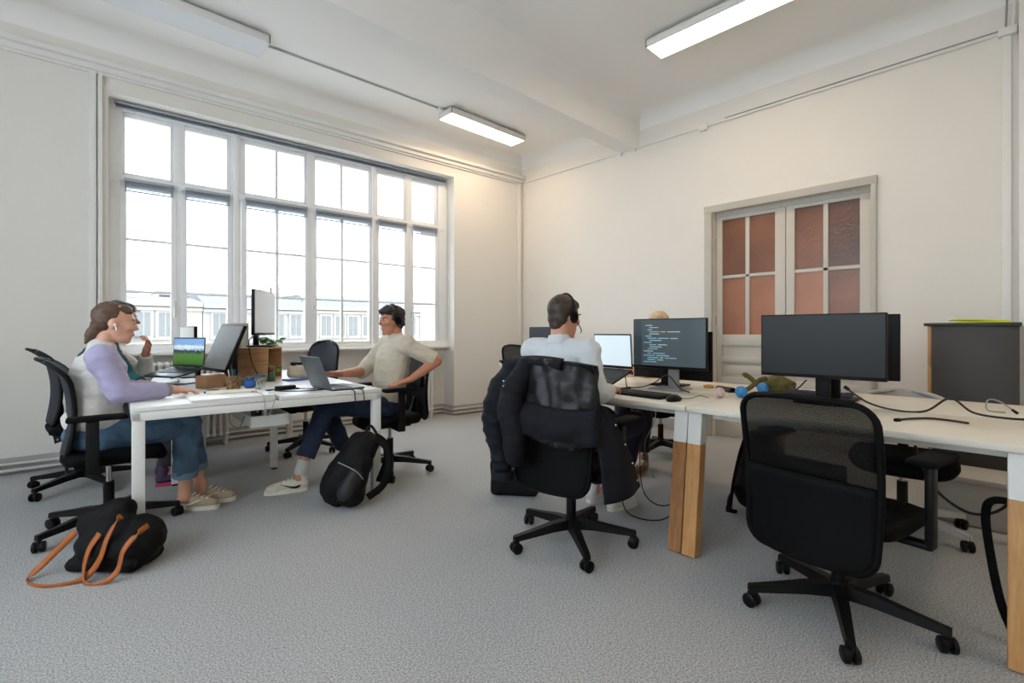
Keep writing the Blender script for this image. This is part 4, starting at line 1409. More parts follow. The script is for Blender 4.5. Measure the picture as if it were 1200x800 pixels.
# backpack leaning on the right leg of the left desk
t = thing('backpack', 'black backpack leaning against the white desk leg by the man in cream', 'backpack', M=Mz(1.455, 3.02, 0, R(-25)))
bb = B()
bb.rc((-.09, 0, .13), (.05, .01, .37), .13, .105)
bb.rc((-.02, -.08, .11), (.04, -.06, .28), .085, .075)
bb.rc((-.10, .07, .12), (.05, .09, .36), .11, .08)
bb.rc((-.02, -.10, .10), (-.02, .12, .10), .09, .09)
me = remesh(bb, .009, 4, .010, (12, 12, 9), 5.)
for v in me.vertices:
    v.co.z = max(v.co.z, .001)
link('pack_body', me, M_BAG, t, True)
bb = B()
bb.rc((-.05, -.135, .12), (.0, -.125, .22), .06, .05)
me = remesh(bb, .008, 3, .004, (15, 15, 15))
for v in me.vertices:
    v.co.z = max(v.co.z, .002)
link('front_pocket', me, mat('black_nylon_pocket', (.075, .075, .08), .6, bump=.3, bscale=250), t, True)
B().tube([Vector(p) for p in ((.06, .02, .44), (.10, .02, .50), (.14, .02, .45))], .009, 8, sm=6).done('grab_handle', M_BLK, t, True)
strap_path(t, [(.13, -.03, .42), (.20, -.03, .36), (.22, -.04, .24), (.18, -.05, .12), (.08, -.06, .05)], .045, M_BAG, (0, 1, 0), th=.012)
strap_path(t, [(.13, .09, .42), (.20, .09, .36), (.21, .09, .24), (.16, .09, .10)], .045, M_BAG, (0, 1, 0), th=.012)
B().tube([Vector(p) for p in ((-.1, -.09, .30), (.0, -.165, .26), (.05, -.16, .2))], .003, 6, sm=5).done('zipper', M_SILV, t, True)
# briefcase behind the draped chair
t = thing('laptop_case', 'black soft laptop case standing on the carpet behind the draped chair', 'bag', M=Mz(2.32, 2.40, 0, R(-52)))
me = remesh(B().box((0, 0, .13), (.33, .09, .25), .025), .008, 4, .004, (12, 12, 12))
for v in me.vertices:
    v.co.z = max(v.co.z, .001)
link('case_body', me, M_BAG, t, True)
B().tube([Vector(p) for p in ((-.06, 0, .252), (-.05, 0, .285), (.05, 0, .285), (.06, 0, .252))], .008, 8, sm=5).done('handle', M_BLK, t, True)
B().box((0, -.047, .20), (.28, .003, .006)).done('zipper', M_SILV, t)
# bag standing on the carpet beyond the empty chair
t = thing('rucksack', 'black rucksack with dangling straps on the carpet behind the empty mesh chair', 'backpack', (3.22, 1.16, 0))
me = remesh(B().rc((0, 0, .12), (.02, -.02, .40), .115, .085).rc((.0, -.08, .11), (.03, -.09, .36), .10, .08), .010, 4, .010, (12, 12, 9), 8.)
for v in me.vertices:
    v.co.z = max(v.co.z, .001)
link('pack_body', me, M_BAG, t, True)
strap_path(t, [(-.03, .04, .44), (-.09, .05, .34), (-.125, .07, .18), (-.135, .085, .015)], .035, M_BAG, (0, 1, 0), th=.008)
strap_path(t, [(-.09, .06, .16), (-.14, .09, .09), (-.17, .08, .03), (-.12, .05, .006)], .025, M_BLK, (0, 1, 0), th=.006)
B().box((-.145, .09, .022), (.03, .03, .04), .006).done('buckle', M_BLK, t)

# ------------------------------------------------------------------ jacket on the chair back
M_DENIM = mat('dark_denim', (.065, .07, .10), .75, var=.25, vscale=14, bump=.35, bscale=260, spec=.25)
M_LINING = mat('jacket_lining', (.08, .078, .085), .42, var=.2, vscale=10, bump=.25, bscale=14, spec=.35)
t = thing('denim_jacket', 'dark denim jacket with silver buttons draped over the office chair back', 'jacket', (2.03, 1.66, 0), R(8.3))


def jk(u, v, off=.0):
    k = 2 * u - 1
    hw = .265 + .02 * v
    zt = .995 - .02 * k * k
    fo = .012 * noise.noise(Vector((k * 7, v * 3, 1))) + .008 * noise.noise(Vector((k * 3, v * 9, 7)))
    if v < .18:                               # over the top edge, from the front of the back
        a = v / .18
        return Vector((-.235 + .035 * math.cos(a * PI) * 1 - .012 + fo, k * hw, zt - .10 * (1 - a) ** 1.5 + .012 * math.sin(a * PI)))
    a = (v - .18) / .82
    x = -.285 - .03 * math.sin(a * 2.2) + .07 * abs(k) ** 3 + fo * 1.6
    z = zt - a * (.40 + .03 * k - .03 * math.sin(k * 3))
    return Vector((x, k * (hw + .02 * math.sin(a * PI)), z))


B().sheet(jk, 40, 30, .007).done('jacket_back', M_LINING, t, True)
# lower denim hem sweeping to the right
def hem(u, v):
    k = 2 * u - 1
    top = jk(u, .62)
    fo = .014 * noise.noise(Vector((u * 6, v * 3, 3)))
    drop = .16 + .10 * u * u
    y = top.y * (1 + .10 * v) - .0
    return Vector((top.x - .014 - .035 * math.sin(v * PI * .8) + fo, y, top.z - drop * v * (1.0 - .35 * u)))


B().sheet(lambda u, v: hem(u, v), 30, 14, .008).done('hem_panel', M_DENIM, t, True)


def flap(u, v):                              # front panel hanging on the near right side
    p0 = Vector((-.27, -.245, .80))
    fo = .012 * noise.noise(Vector((u * 5, v * 4, 11)))
    wd_ = .10 + .16 * math.sin(min(1, v * 1.15) * PI * .62)
    return p0 + Vector((.02 + .19 * u * (.3 + v) + fo, -.02 - .06 * v - .03 * math.sin(u * 4) * v - wd_ * .35 * u, -.46 * v * (1 - .12 * u) - .02 * u))


fl = B().sheet(flap, 16, 22, .008).done('front_panel', M_DENIM, t, True)
for q in (.22, .45, .68, .9):
    p = flap(.93, q)
    B().sph(p + Vector((-.004, -.006, 0)), .0065, u=10, v=8).done('button', M_CHROME, fl)
bb = B()
bb.chain([Vector(p) for p in ((-.26, .20, .93), (-.31, .25, .80), (-.33, .262, .66), (-.30, .25, .52), (-.29, .24, .42))], [.06, .07, .066, .058, .05])
me = remesh(bb, .009, 6, .010, (9, 9, 24), 2.)
sl = link('sleeve', me, M_DENIM, t, True)
B().lathe([(.048, 0), (.056, 0), (.056, .045), (.048, .045), (.048, 0)], (-.29, .24, .365), 18).done('cuff', M_DENIM, sl)
bb = B()
bb.chain([Vector(p) for p in ((-.27, .10, .955), (-.335, .13, .85), (-.345, .15, .74), (-.34, .12, .62), (-.325, .13, .50))], [.045, .065, .07, .066, .05])
me = remesh(bb, .009, 6, .009, (9, 9, 22), 9.)
s2 = link('sleeve', me, M_DENIM, t, True)
for z in (.885, .86):
    B().sph((-.385, .155, z), .006, u=10, v=8).done('button', M_CHROME, s2)
B().sheet(lambda u, v: (-.265 - .035 * math.sin(v * PI), (u - .5) * .30 + .03, .998 - .06 * v + .01 * math.sin(u * PI)), 14, 6, .008).done('collar', M_DENIM, t, True)

# ------------------------------------------------------------------ people
V3 = Vector


def frame_from(fwd, nrm):
    f_ = V3(fwd).normalized()
    n = V3(nrm)
    s_ = n.cross(f_).normalized()
    n = f_.cross(s_).normalized()
    return f_, s_, n


def hand(b, wrist, fwd, nrm, side, curl=.5, spread=.10, thumb_in=.0):
    """palm + five fingers; nrm = back of the hand, side=+1 if thumb lies toward +s"""
    f_, s_, n = frame_from(fwd, nrm)
    w_ = V3(wrist)
    b.rc(w_, w_ + f_ * .03, .026, .027)
    for k in (-1.5, -.5, .5, 1.5):
        b.rc(w_ + f_ * .025 + s_ * k * .012, w_ + f_ * .088 + s_ * k * .0185, .0150, .0125)
    lens = {1.5: (.040, .024, .020), .5: (.044, .028, .021), -.5: (.041, .026, .020), -1.5: (.032, .020, .018)}
    for k, L in lens.items():
        k2 = k * side
        base = w_ + f_ * .088 + s_ * k2 * .0185
        ang = curl * .5
        d = (f_ + s_ * k2 * spread).normalized()
        p = base
        for i, l in enumerate(L):
            dd = (d * math.cos(ang) - n * math.sin(ang)).normalized()
            q = p + dd * l
            b.rc(p, q, .0092 - i * .0009, .0086 - i * .001)
            p = q
            ang += curl * .75
    tb = w_ + f_ * .028 + s_ * side * .026
    d1 = (f_ * .75 + s_ * side * (.75 - thumb_in) - n * .25).normalized()
    d2 = (f_ * .95 + s_ * side * (.25 - thumb_in) - n * .30).normalized()
    b.rc(tb, tb + d1 * .045, .0145, .0115)
    b.rc(tb + d1 * .045, tb + d1 * .045 + d2 * .032, .0110, .0098)
    b.rc(tb + d1 * .045 + d2 * .032, tb + d1 * .045 + d2 * .056, .0098, .0080)


def head_shapes(b, HM, ears=True, soft=False):
    def E_(c, r):
        e = HM.to_3x3().normalized().to_euler()
        b.sph(HM @ V3(c), r, e, 20, 14)

    def RC(p, q, r0, r1):
        b.rc(HM @ V3(p), HM @ V3(q), r0, r1)
    E_((-.012, 0, .035), (.094, .074, .085))      # cranium
    E_((.022, 0, -.005), (.070, .064, .090))      # face
    E_((.042, 0, -.066), (.046, .046, .044))      # jaw
    E_((.068 if soft else .070, 0, -.094 if soft else -.096), (.017 if soft else .021, .020 if soft else .024, .016))      # chin
    E_((.060, 0, .040), (.026, .048, .024))       # brow
    RC((.084, 0, .020), (.104 if soft else .108, 0, -.014), .007, .0095 if soft else .0125)   # nose
    E_((.099, .010, -.021), (.010, .009, .008))
    E_((.099, -.010, -.021), (.010, .009, .008))
    E_((.080, 0, -.053), (.017, .024, .0085))     # lips
    for s in (-1, 1):
        E_((.060, s * .040, -.012), (.024, .022, .022))   # cheek
        if ears:
            E_((-.008, s * .074, -.004), (.019, .010, .030))


def face_parts(t, body, HM, look=0., brow_m=None):
    e = HM.to_3x3().normalized().to_euler()
    for s in (-1, 1):
        B().sph(HM @ V3((.079, s * .031, .014)), (.007, .011, .0052), e, 12, 8).done('eye', mat('eye_white', (.86, .83, .80), .3), body, True)
        B().sph(HM @ V3((.0855, s * .031, .014)), (.0038, .0058, .0058), e, 10, 8).done('iris', M_EYE, body, True)
        B().rc(HM @ V3((.088, s * .018, .031)), HM @ V3((.079, s * .050, .034)), .0042, .0032).done('eyebrow', brow_m, body, True)
    B().sph(HM @ V3((.092, 0, -.053)), (.006, .021, .0065), e, 12, 8).done('lips', M_LIP, body, True)


def HMat(c, yaw=0., pitch=0., roll=0., sc=1.):
    return Matrix.Translation(c) @ Euler((roll, pitch, yaw), 'XYZ').to_matrix().to_4x4() @ Matrix.Scale(sc, 4)


def body_of(t, P_, skin):
    """continuous body under the clothes"""
    b = B()
    pel, nk, hd = V3(P_['pelvis']), V3(P_['neck']), V3(P_['head'])
    HM = HMat(hd, P_.get('yaw', 0), P_.get('pitch', 0))
    ax = nk - pel
    b.sph(pel, (.115, .16, .10))
    e = Euler((0, math.atan2(ax.x, ax.z), 0))
    b.sph(pel + ax * .33, (.092, .135, .13), e)
    b.sph(pel + ax * .68, (.108, .150, .15), e)
    sl, sr = V3(P_['sh'][0]), V3(P_['sh'][1])
    b.rc(sl, sr, .058, .058)
    b.rc(nk - ax.normalized() * .05, nk + (hd - nk) * .12, .075, P_.get('nr', .054) + .002)
    b.rc(nk, HM @ V3((-.025, 0, -.045)), P_.get('nr', .054), P_.get('nr', .054) - .003)
    head_shapes(b, HM, True, P_.get('soft', False))
    for i in (0, 1):
        sh, el, wr = V3(P_['sh'][i]), V3(P_['el'][i]), V3(P_['wr'][i])
        b.rc(sh, el, .050, .040)
        b.rc(el, el + (wr - el) * .35, .041, .041)
        b.rc(el + (wr - el) * .35, wr, .041, .026)
        hf, hn, sd, cu = P_['hand'][i]
        hand(b, wr, hf, hn, sd, cu)
        hp, kn, an = V3(P_['hip'][i]), V3(P_['kn'][i]), V3(P_['an'][i])
        b.rc(hp, kn, .080, .055)
        b.rc(kn, kn + (an - kn) * .35, .054, .053)
        b.rc(kn + (an - kn) * .35, an, .053, .034)
        b.rc(an, an - V3((0, 0, .05)), .035, .038)
    me = remesh(b, .0072, 3)
    return link('body', me, skin, t, True), HM


def top_of(t, P_, m, infl=.014, name='sweater', arms=(0, 1), cuff=.93, neck_h=.02, fold=.008, seed=0., long_=.0, torso=True, sleeve_m=None, loose=1., raglan=False, sm=4, shoulders=True):
    b = B()
    pel, nk, hd = V3(P_['pelvis']), V3(P_['neck']), V3(P_['head'])
    ax = nk - pel
    e = Euler((0, math.atan2(ax.x, ax.z), 0))
    if torso:
        b.sph(pel + ax * (.16 - long_), (.125 + infl, .160 + infl, .10), e)
        b.sph(pel + ax * .33, (.108 + infl, .150 + infl, .14), e)
        b.sph(pel + ax * .50, (.109 + infl, .150 + infl, .15), e)
        b.sph(pel + ax * .68, (.112 + infl, .152 + infl, .155), e)
        if shoulders:
            b.rc(V3(P_['sh'][0]), V3(P_['sh'][1]), .060 + infl, .060 + infl)
        b.rc(nk - ax.normalized() * .06, nk + (hd - nk) * neck_h, .085, .064 + infl * .3)
    nk2 = nk - ax.normalized() * .05
    for i in arms:
        sh, el, wr = V3(P_['sh'][i]), V3(P_['el'][i]), V3(P_['wr'][i])
        c = cuff[i] if isinstance(cuff, (tuple, list)) else cuff
        r0, r1 = (.052 + infl * .8) * loose, (.041 + infl * .8) * loose
        if raglan:
            b.rc(nk2 + (sh - nk2) * .12 + V3((.01, 0, -.005)), sh, .078, r0 * 1.12)
            b.rc(nk2 + (sh - nk2) * .5 + V3((.035, 0, -.07)), sh + V3((.01, 0, -.03)), .085, r0 * 1.12)
        if c > 0:
            b.rc(sh, el, r0, r1)
            b.fc(el, el + (wr - el) * c, r1, .031 + infl * .75 + .010 * (1 - c))
        else:
            b.rc(sh, sh + (el - sh) * .4, r0, (r0 + r1) / 2)
            b.fc(sh + (el - sh) * .4, sh + (el - sh) * .93, (r0 + r1) / 2, r1 * 1.03)
    me = remesh(b, .0085, sm, fold, (9, 9, 26), seed)
    return link(name, me, m, t, True)


def legs_of(t, P_, m, infl=.016, hem=.92, name='trousers', fold=.006, seed=0.):
    b = B()
    b.sph(V3(P_['pelvis']) - V3((0, 0, .005)), (.135, .172, .105))
    for i in (0, 1):
        hp, kn, an = V3(P_['hip'][i]), V3(P_['kn'][i]), V3(P_['an'][i])
        b.rc(hp, kn, .088 + infl * .5, .062 + infl * .7)
        b.fc(kn, kn + (an - kn) * hem, .061 + infl * .7, .046 + infl)
        b.sph(kn, .061 + infl * .7)
    me = remesh(b, .0085, 3, fold, (15, 15, 15), seed)
    return link(name, me, m, t, True)


def shoe(t, heel, toe, upper_m, sole_m, sw_m=None, sw_side=-1, name='shoe', pitch=0.):
    heel, toe = V3(heel), V3(toe)
    d = toe - heel
    L = V3((d.x, d.y, 0)).length
    Mx = Matrix.Translation(heel) @ Matrix.Rotation(math.atan2(d.y, d.x), 4, 'Z') @ Matrix.Rotation(pitch, 4, 'Y')
    b = B()
    b.rc((.035, 0, .05), (.10, 0, .05), .040, .038)
    b.rc((.10, 0, .052), (L - .06, 0, .035), .042, .036)
    b.rc((L - .075, .004, .034), (L - .038, .004, .030), .042, .034)
    b.rc((.035, 0, .055), (.050, 0, .115), .036, .040)
    me = remesh(b, .006, 3)
    for v in me.vertices:
        v.co.z = max(v.co.z, .012)
    me.transform(Mx)
    so = link(name, me, upper_m, t, True)
    # sole
    out = []
    for k in range(28):
        a = 2 * PI * k / 28
        x = L / 2 + L / 2 * math.copysign(abs(math.cos(a)) ** .75, math.cos(a)) * 1.02
        wy = .038 + .010 * math.sin(min(1, max(0, x / L)) * PI * .9 + .1) * (x / L)
        y = wy * math.copysign(abs(math.sin(a)) ** .7, math.sin(a))
        out.append((x, y))
    b = B().prism(out, .026)
    b.bm.transform(Mx)
    b.done('sole', sole_m, so)
    if sw_m is not None:
        # curved tick on the outer side
        pts_t = [(.045, .050), (.070, .034), (.105, .036), (.19, .072)]
        pts_b = [(.19, .074), (.10, .048), (.078, .047), (.060, .058)]
        poly = [(.050, .056), (.062, .038), (.085, .031), (.115, .038), (.19, .073), (.115, .050), (.090, .046), (.072, .050)]
        k_ = L / .28
        b = B().prism([(x * k_, y) for x, y in poly], .004, Matrix(((1, 0, 0, 0), (0, 0, 1 * sw_side, sw_side * .0415), (0, 1, 0, 0), (0, 0, 0, 1))))
        b.bm.transform(Mx)
        b.done('side_tick', sw_m, so)
    for k in range(4):
        x = .105 + k * .028
        z = .1015 - k * .0085
        b = B().rc((x, -.020, z - .006), (x, .020, z - .006), .0045, .0045)
        b.bm.transform(Mx)
        b.done('lace', M_SWW, so, True)
    return so


def hair_of(t, HM, shapes, m, name='hair', fold=.004, vox=.006):
    b = B()
    e = HM.to_3x3().normalized().to_euler()
    for sh in shapes:
        if len(sh) == 2:
            b.sph(HM @ V3(sh[0]), sh[1], e, 20, 14)
        else:
            b.rc(HM @ V3(sh[0]), HM @ V3(sh[1]), sh[2], sh[3])
    me = remesh(b, vox, 3, fold, (30, 30, 45), 3.)
    return link(name, me, m, t, True)


def loc_pose(loc, rz):
    Mi = (Matrix.Translation(loc) @ Matrix.Rotation(rz, 4, 'Z')).inverted()
    return lambda *p: Mi @ V3(p)


M_SWW = mat('white_tick', (.93, .92, .90), .5)
# ---- woman in the lilac and white sweater
rt = (.20, 3.62, 0)
rz = R(-3)
g = loc_pose(rt, rz)
t = thing('person', 'seated person in a lilac and white sweater and jeans using a mouse', 'person', rt, rz)
P1 = dict(soft=True, nr=.045, pelvis=(-.02, 0, .555), neck=(.015, 0, 1.03), head=(.078, -.005, 1.175), yaw=R(-4), pitch=R(8),
          sh=((.02, .150, .985), (.02, -.150, .985)), el=((.12, .23, .775), (.09, -.205, .79)), wr=(g(.50, 3.80, .775), g(.53, 3.51, .782)),
          hand=(((1, -.15, -.05), (0, 0, 1), -1, .35), ((1, .18, -.10), (0, 0, 1), 1, .55)),
          hip=((.02, .085, .535), (.02, -.085, .535)), kn=(g(.64, 3.74, .56), g(.62, 3.56, .56)), an=(g(.72, 3.74, .13), g(.62, 3.64, .13)))
body, HM = body_of(t, P1, M_SKIN)
M_BROWN = mat('brown_hair', (.36, .26, .20), .55, var=.25, vscale=40, stretch=(3, 3, 1))
face_parts(t, body, HM, 0, M_BROWN)
hair_of(t, HM, [((-.030, 0, .042), (.086, .080, .084)), ((-.052, 0, .008), (.056, .074, .066)), ((.024, 0, .076), (.050, .060, .042)), ((-.070, 0, -.02), (.040, .052, .05)),
                ((-.080, 0, -.045), (-.098, 0, -.078), .034, .030), ((-.098, 0, -.078), (-.112, -.01, -.125), .026, .010)], M_BROWN)
M_KNITW = mat('white_knit', (.84, .82, .80), .95, var=.04, vscale=30, bump=.3, bscale=350, sheen=.3)
M_LILAC = mat('lilac_knit', (.66, .635, .76), .95, var=.04, vscale=30, bump=.3, bscale=350, sheen=.3)
top_of(t, P1, M_KNITW, .018, 'sweater', arms=(), fold=.006, seed=2., sm=8, shoulders=False)
for i in (0, 1):
    top_of(t, P1, M_LILAC, .020, 'sleeve', arms=(i,), cuff=.86, torso=False, fold=.006, seed=5. + i, loose=1.02, raglan=True)
for i in (0, 1):
    el, wr = V3(P1['el'][i]), V3(P1['wr'][i])
    B().tube([el + (wr - el) * .84, el + (wr - el) * .97], [.040, .036], 18).done('cuff', mat('grey_rib', (.62, .61, .58), .95, bump=.4, bscale=300), t)
M_JEAN = mat('blue_denim', (.30, .40, .50), .9, var=.2, vscale=12, bump=.3, bscale=400)
legs_of(t, P1, M_JEAN, .022, .74, 'jeans', .008, 3.)
for i in (0, 1):
    kn, an = V3(P1['kn'][i]), V3(P1['an'][i])
    B().tube([kn + (an - kn) * .68, kn + (an - kn) * .78], [.071, .071], 20).done('rolled_cuff', mat('denim_pale', (.42, .52, .60), .9, bump=.3, bscale=400), t)
M_BEIGE = mat('beige_suede', (.68, .61, .50), .8, var=.12, vscale=20)
M_OFFW = mat('off_white_rubber', (.86, .84, .78), .6)
M_SWW = mat('white_tick', (.93, .92, .90), .5)
shoe(t, g(.585, 3.70, .0), g(.79, 3.545, .0), M_BEIGE, M_OFFW, M_SWW, -1)
shoe(t, g(.70, 3.79, .0), g(.905, 3.63, .0), M_BEIGE, M_OFFW, M_SWW, -1)
t2 = thing('earbud', 'white earbud in the ear of the person in lilac', 'earbud', rt, rz)
B().sph(HM @ V3((.004, -.083, -.006)), .0085).done('bud', M_SWW, t2, True)
B().cyl(HM @ V3((.006, -.086, -.008)), HM @ V3((.014, -.088, -.038)), .0035, seg=8).done('earbud_stem', M_SWW, t2)

# ---- person in teal behind her
rt = (.24, 4.50, 0)
rz = R(-2)
g = loc_pose(rt, rz)
t = thing('person', 'seated person with dark hair in teal, hand raised to the mouth', 'person', rt, rz)
P2 = dict(pelvis=(-.03, 0, .565), neck=(.05, 0, 1.075), head=(.135, 0, 1.222), yaw=R(0), pitch=R(6),
          sh=((.04, .18, 1.03), (.04, -.18, 1.03)), el=((.29, .20, .79), (.17, -.26, .80)), wr=((.285, .03, .975), g(.46, 4.10, .775)),
          hand=(((.15, -.5, .8), (.9, .2, .1), 1, .9), ((1, -.10, -.08), (0, 0, 1), 1, .4)),
          hip=((.02, .09, .545), (.02, -.09, .545)), kn=((.47, .12, .56), (.47, -.14, .56)), an=((.42, .12, .12), (.40, -.14, .12)))
body, HM2 = body_of(t, P2, M_SKIN2)
M_DARKH = mat('dark_hair', (.13, .11, .11), .5, var=.3, vscale=40)
face_parts(t, body, HM2, 0, M_DARKH)
hair_of(t, HM2, [((-.022, 0, .046), (.094, .084, .088)), ((.020, 0, .078), (.066, .066, .048)), ((-.055, 0, .0), (.055, .072, .07))], M_DARKH)
M_TEAL = mat('teal_knit', (.10, .34, .36), .95, var=.08, vscale=30, bump=.3, bscale=350)
top_of(t, P2, M_TEAL, .018, 'sweater', arms=(1,), cuff=.85, fold=.008, seed=4.)
top_of(t, P2, M_KNITW, .018, 'sleeve', arms=(0,), cuff=.9, torso=False, fold=.008, seed=8.)
legs_of(t, P2, mat('charcoal_cloth', (.16, .16, .18), .9), .018, .95, 'trousers', .006, 1.)
M_PINK = mat('magenta_rubber', (.66, .16, .34), .6)
shoe(t, (.33, -.14, 0), (.59, -.17, 0), mat('plum_mesh', (.24, .18, .28), .8), M_PINK, None)
shoe(t, (.35, .12, 0), (.61, .13, 0), mat('plum_mesh', (.24, .18, .28), .8), M_PINK, None)

# ---- man in the cream sweater
rt = (2.02, 3.52, 0)
rz = R(174)
g = loc_pose(rt, rz)
t = thing('person', 'seated person in a cream sweater and navy trousers leaning back at a laptop', 'person', rt, rz)
P3 = dict(pelvis=(.05, 0, .555), neck=(-.035, 0, 1.07), head=(.005, 0, 1.215), yaw=R(6), pitch=R(4),
          sh=((-.045, .165, 1.02), (-.025, -.165, 1.02)), el=((-.26, .275, .895), (.17, -.20, .80)), wr=((-.03, .265, .758), g(1.58, 3.50, .815)),
          hand=(((1, -.10, -.20), (.1, .1, 1), -1, .3), ((1, .1, .08), (0, -.4, 1), 1, .35)),
          hip=((.07, .09, .535), (.07, -.09, .535)), kn=(g(1.48, 3.52, .585), g(1.52, 3.68, .575)), an=(g(1.29, 3.53, .145), g(1.74, 3.72, .13)))
body, HM3 = body_of(t, P3, M_SKIN2)
M_BLKH = mat('black_hair', (.15, .13, .12), .5, var=.3, vscale=40)
face_parts(t, body, HM3, 0, M_BLKH)
hair_of(t, HM3, [((-.022, 0, .046), (.095, .086, .090)), ((.030, .01, .085), (.068, .068, .044)), ((-.055, 0, -.005), (.055, .074, .075)), ((.060, 0, .082), (.04, .055, .03))], M_BLKH, fold=.010)
M_CREAMK = mat('cream_knit', (.79, .75, .67), .95, var=.05, vscale=30, bump=.35, bscale=300, sheen=.3)
top_of(t, P3, M_CREAMK, .024, 'sweater', arms=(0, 1), cuff=(.0, .12), fold=.007, seed=6., long_=.08, loose=1.04, sm=8)
M_NAVYJ = mat('navy_denim', (.13, .18, .27), .9, var=.2, vscale=14, bump=.3, bscale=400)
legs_of(t, P3, M_NAVYJ, .018, .80, 'trousers', .008, 9.)
M_SOCK = mat('white_sock', (.80, .80, .79), .95, bump=.4, bscale=300)
for i in (0, 1):
    kn, an = V3(P3['kn'][i]), V3(P3['an'][i])
    B().tube([kn + (an - kn) * .84, an - V3((0, 0, .03))], [.042, .045], 16).done('sock', M_SOCK, t, True)
M_SWB = mat('black_tick', (.05, .05, .05), .5)
shoe(t, g(1.345, 3.515, 0), g(1.075, 3.60, 0), mat('cream_leather', (.82, .79, .72), .5, var=.04), M_OFFW, M_SWB, 1)
shoe(t, g(1.80, 3.70, 0), g(1.54, 3.74, 0), mat('cream_leather', (.82, .79, .72), .5), M_OFFW, M_SWB, 1)


def headset(label, rt, rz, HM, mic=False, rad=.089):
    t = thing('headphones', label, 'headphones', rt, rz)
    pts = [HM @ V3((-.012, rad * math.cos(a), .012 + (rad + .036) * math.sin(a))) for a in [PI * k / 16 for k in range(17)]]
    B().tube(pts, .007, 8).done('band', M_BLK, t, True)
    e = HM.to_3x3().normalized().to_euler()
    for s in (-1, 1):
        B().sph(HM @ V3((-.008, s * (rad - .004), .002)), (.030, .017, .036), e).done('ear_cup', M_BLKM, t, True)
    if mic:
        B().tube([HM @ V3(p) for p in ((.0, -rad - .01, -.02), (.05, -rad - .005, -.06), (.095, -.05, -.07))], .003, 6, sm=5).done('microphone_arm', M_BLK, t, True)
    return t


headset('dark headphones worn by the person in the cream sweater', rt, rz, HM3)

# ---- man in the pale shirt, seen from behind
rt = (2.055, 1.785, 0)
rz = R(10)
g = loc_pose(rt, rz)
t = thing('person', 'seated person in a pale shirt seen from behind, typing on the raised laptop', 'person', rt, rz)
P4 = dict(pelvis=(.0, 0, .56), neck=(.025, -.005, 1.065), head=(.062, -.012, 1.208), yaw=R(-14), pitch=R(9),
          sh=((.03, .175, 1.015), (.03, -.175, 1.015)), el=((.06, .24, .79), g(2.07, 1.515, .80)), wr=(g(2.42, 1.90, .80), g(2.30, 1.595, .80)),
          hand=(((1, -.05, .12), (0, 0, 1), -1, .4), ((1, .25, .05), (0, -.2, 1), 1, .5)),
          hip=((.04, .09, .54), (.04, -.09, .54)), kn=(g(2.58, 1.83, .575), g(2.55, 1.60, .575)), an=(g(2.63, 1.95, .12), g(2.60, 1.765, .12)))
body, HM4 = body_of(t, P4, M_SKIN3)
M_SHORT = mat('short_brown_hair', (.22, .165, .135), .55, var=.3, vscale=60)
face_parts(t, body, HM4, 0, M_SHORT)
hair_of(t, HM4, [((-.022, 0, .046), (.093, .081, .086)), ((.020, 0, .076), (.066, .064, .044)), ((-.052, 0, .0), (.050, .066, .065)), ((-.06, 0, -.05), (.030, .045, .03))], M_SHORT, fold=.003)
M_SHIRT = mat('pale_shirt', (.80, .815, .83), .85, var=.03, vscale=20, bump=.15, bscale=200)
top_of(t, P4, M_SHIRT, .020, 'shirt', arms=(0, 1), cuff=.80, fold=.007, seed=11., loose=1.03, sm=6)
hx = V3(P4['neck'])
B().lathe([(.060, -.02), (.072, -.02), (.068, .028), (.060, .030), (.060, -.02)], hx + V3((.0, 0, .005)), 20, Euler((0, R(14), 0))).done('collar', M_SHIRT, t)
M_NAVYT = mat('navy_trousers', (.10, .105, .17), .9, var=.1, vscale=14)
legs_of(t, P4, M_NAVYT, .020, .94, 'trousers', .006, 2.)
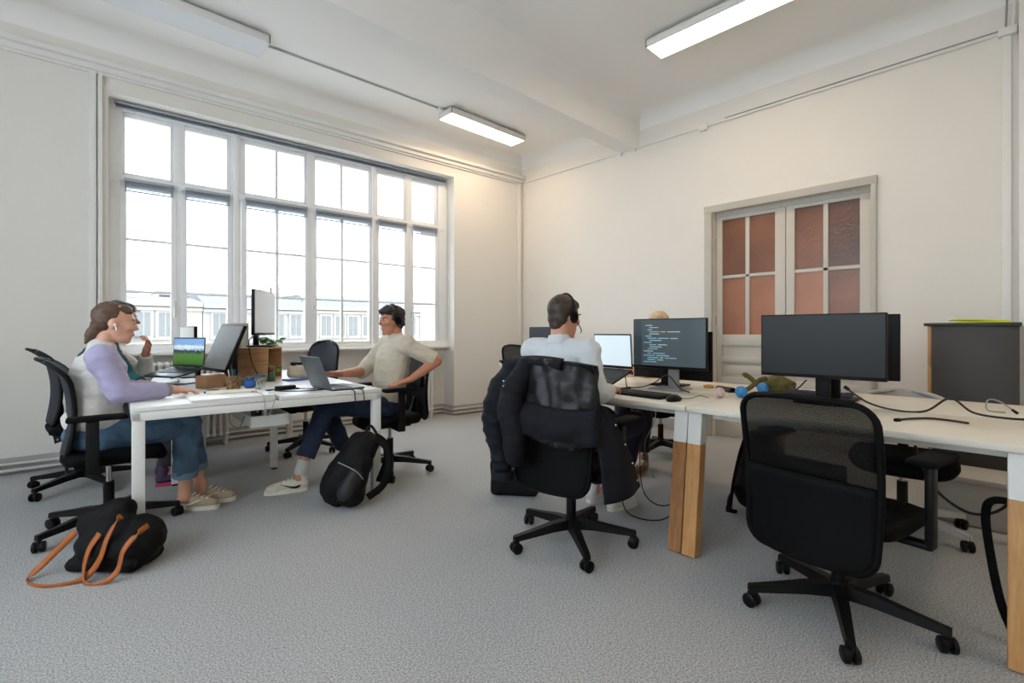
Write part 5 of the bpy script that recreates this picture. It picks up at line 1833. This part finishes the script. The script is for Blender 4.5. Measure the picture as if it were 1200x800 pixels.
M_WHS = mat('white_trainer', (.86, .86, .85), .6)
shoe(t, g(2.545, 1.78, 0), g(2.79, 1.74, 0), M_WHS, M_OFFW, None)
shoe(t, g(2.57, 1.96, 0), g(2.82, 1.95, 0), M_WHS, M_OFFW, None)
headset('black headset worn by the person in the pale shirt', rt, rz, HM4, True)

# ---- fair haired person behind the monitors
rt = (4.10, 2.26, 0)
rz = R(180)
g = loc_pose(rt, rz)
t = thing('person', 'fair haired person in dark clothes mostly hidden behind the code monitor', 'person', rt, rz)
P5 = dict(pelvis=(.0, 0, .555), neck=(.05, 0, 1.05), head=(.095, 0, 1.185), yaw=0, pitch=R(8),
          sh=((.05, .16, 1.01), (.05, -.16, 1.01)), el=((.16, .22, .79), (.16, -.16, .79)), wr=((.40, .14, .795), (.40, -.08, .795)),
          hand=(((1, -.1, -.08), (0, 0, 1), -1, .5), ((1, .1, -.08), (0, 0, 1), 1, .5)),
          hip=((.04, .09, .535), (.04, -.09, .535)), kn=((.50, .11, .56), (.50, -.11, .56)), an=((.62, .14, .12), (.60, -.04, .12)))
body, HM5 = body_of(t, P5, M_SKIN)
M_BLOND = mat('blond_hair', (.80, .70, .55), .55, var=.15, vscale=40)
face_parts(t, body, HM5, 0, M_BLOND)
hair_of(t, HM5, [((-.022, 0, .046), (.096, .088, .090)), ((.020, 0, .080), (.068, .068, .046)), ((-.055, 0, -.01), (.058, .080, .09))], M_BLOND)
top_of(t, P5, mat('dark_top', (.16, .15, .145), .9), .018, 'sweater', arms=(0, 1), cuff=.9, fold=.008, seed=13.)
legs_of(t, P5, mat('dark_navy_jeans', (.08, .085, .13), .9), .018, .93, 'trousers', .006, 4.)
M_BOOT = mat('brown_leather', (.40, .27, .19), .5, var=.1, vscale=20)
shoe(t, (.56, .15, 0), (.82, .20, 0), M_BOOT, mat('gum_sole', (.62, .48, .34), .6), None)
shoe(t, (.54, -.03, 0), (.80, -.02, 0), M_BOOT, mat('gum_sole', (.62, .48, .34), .6), None)
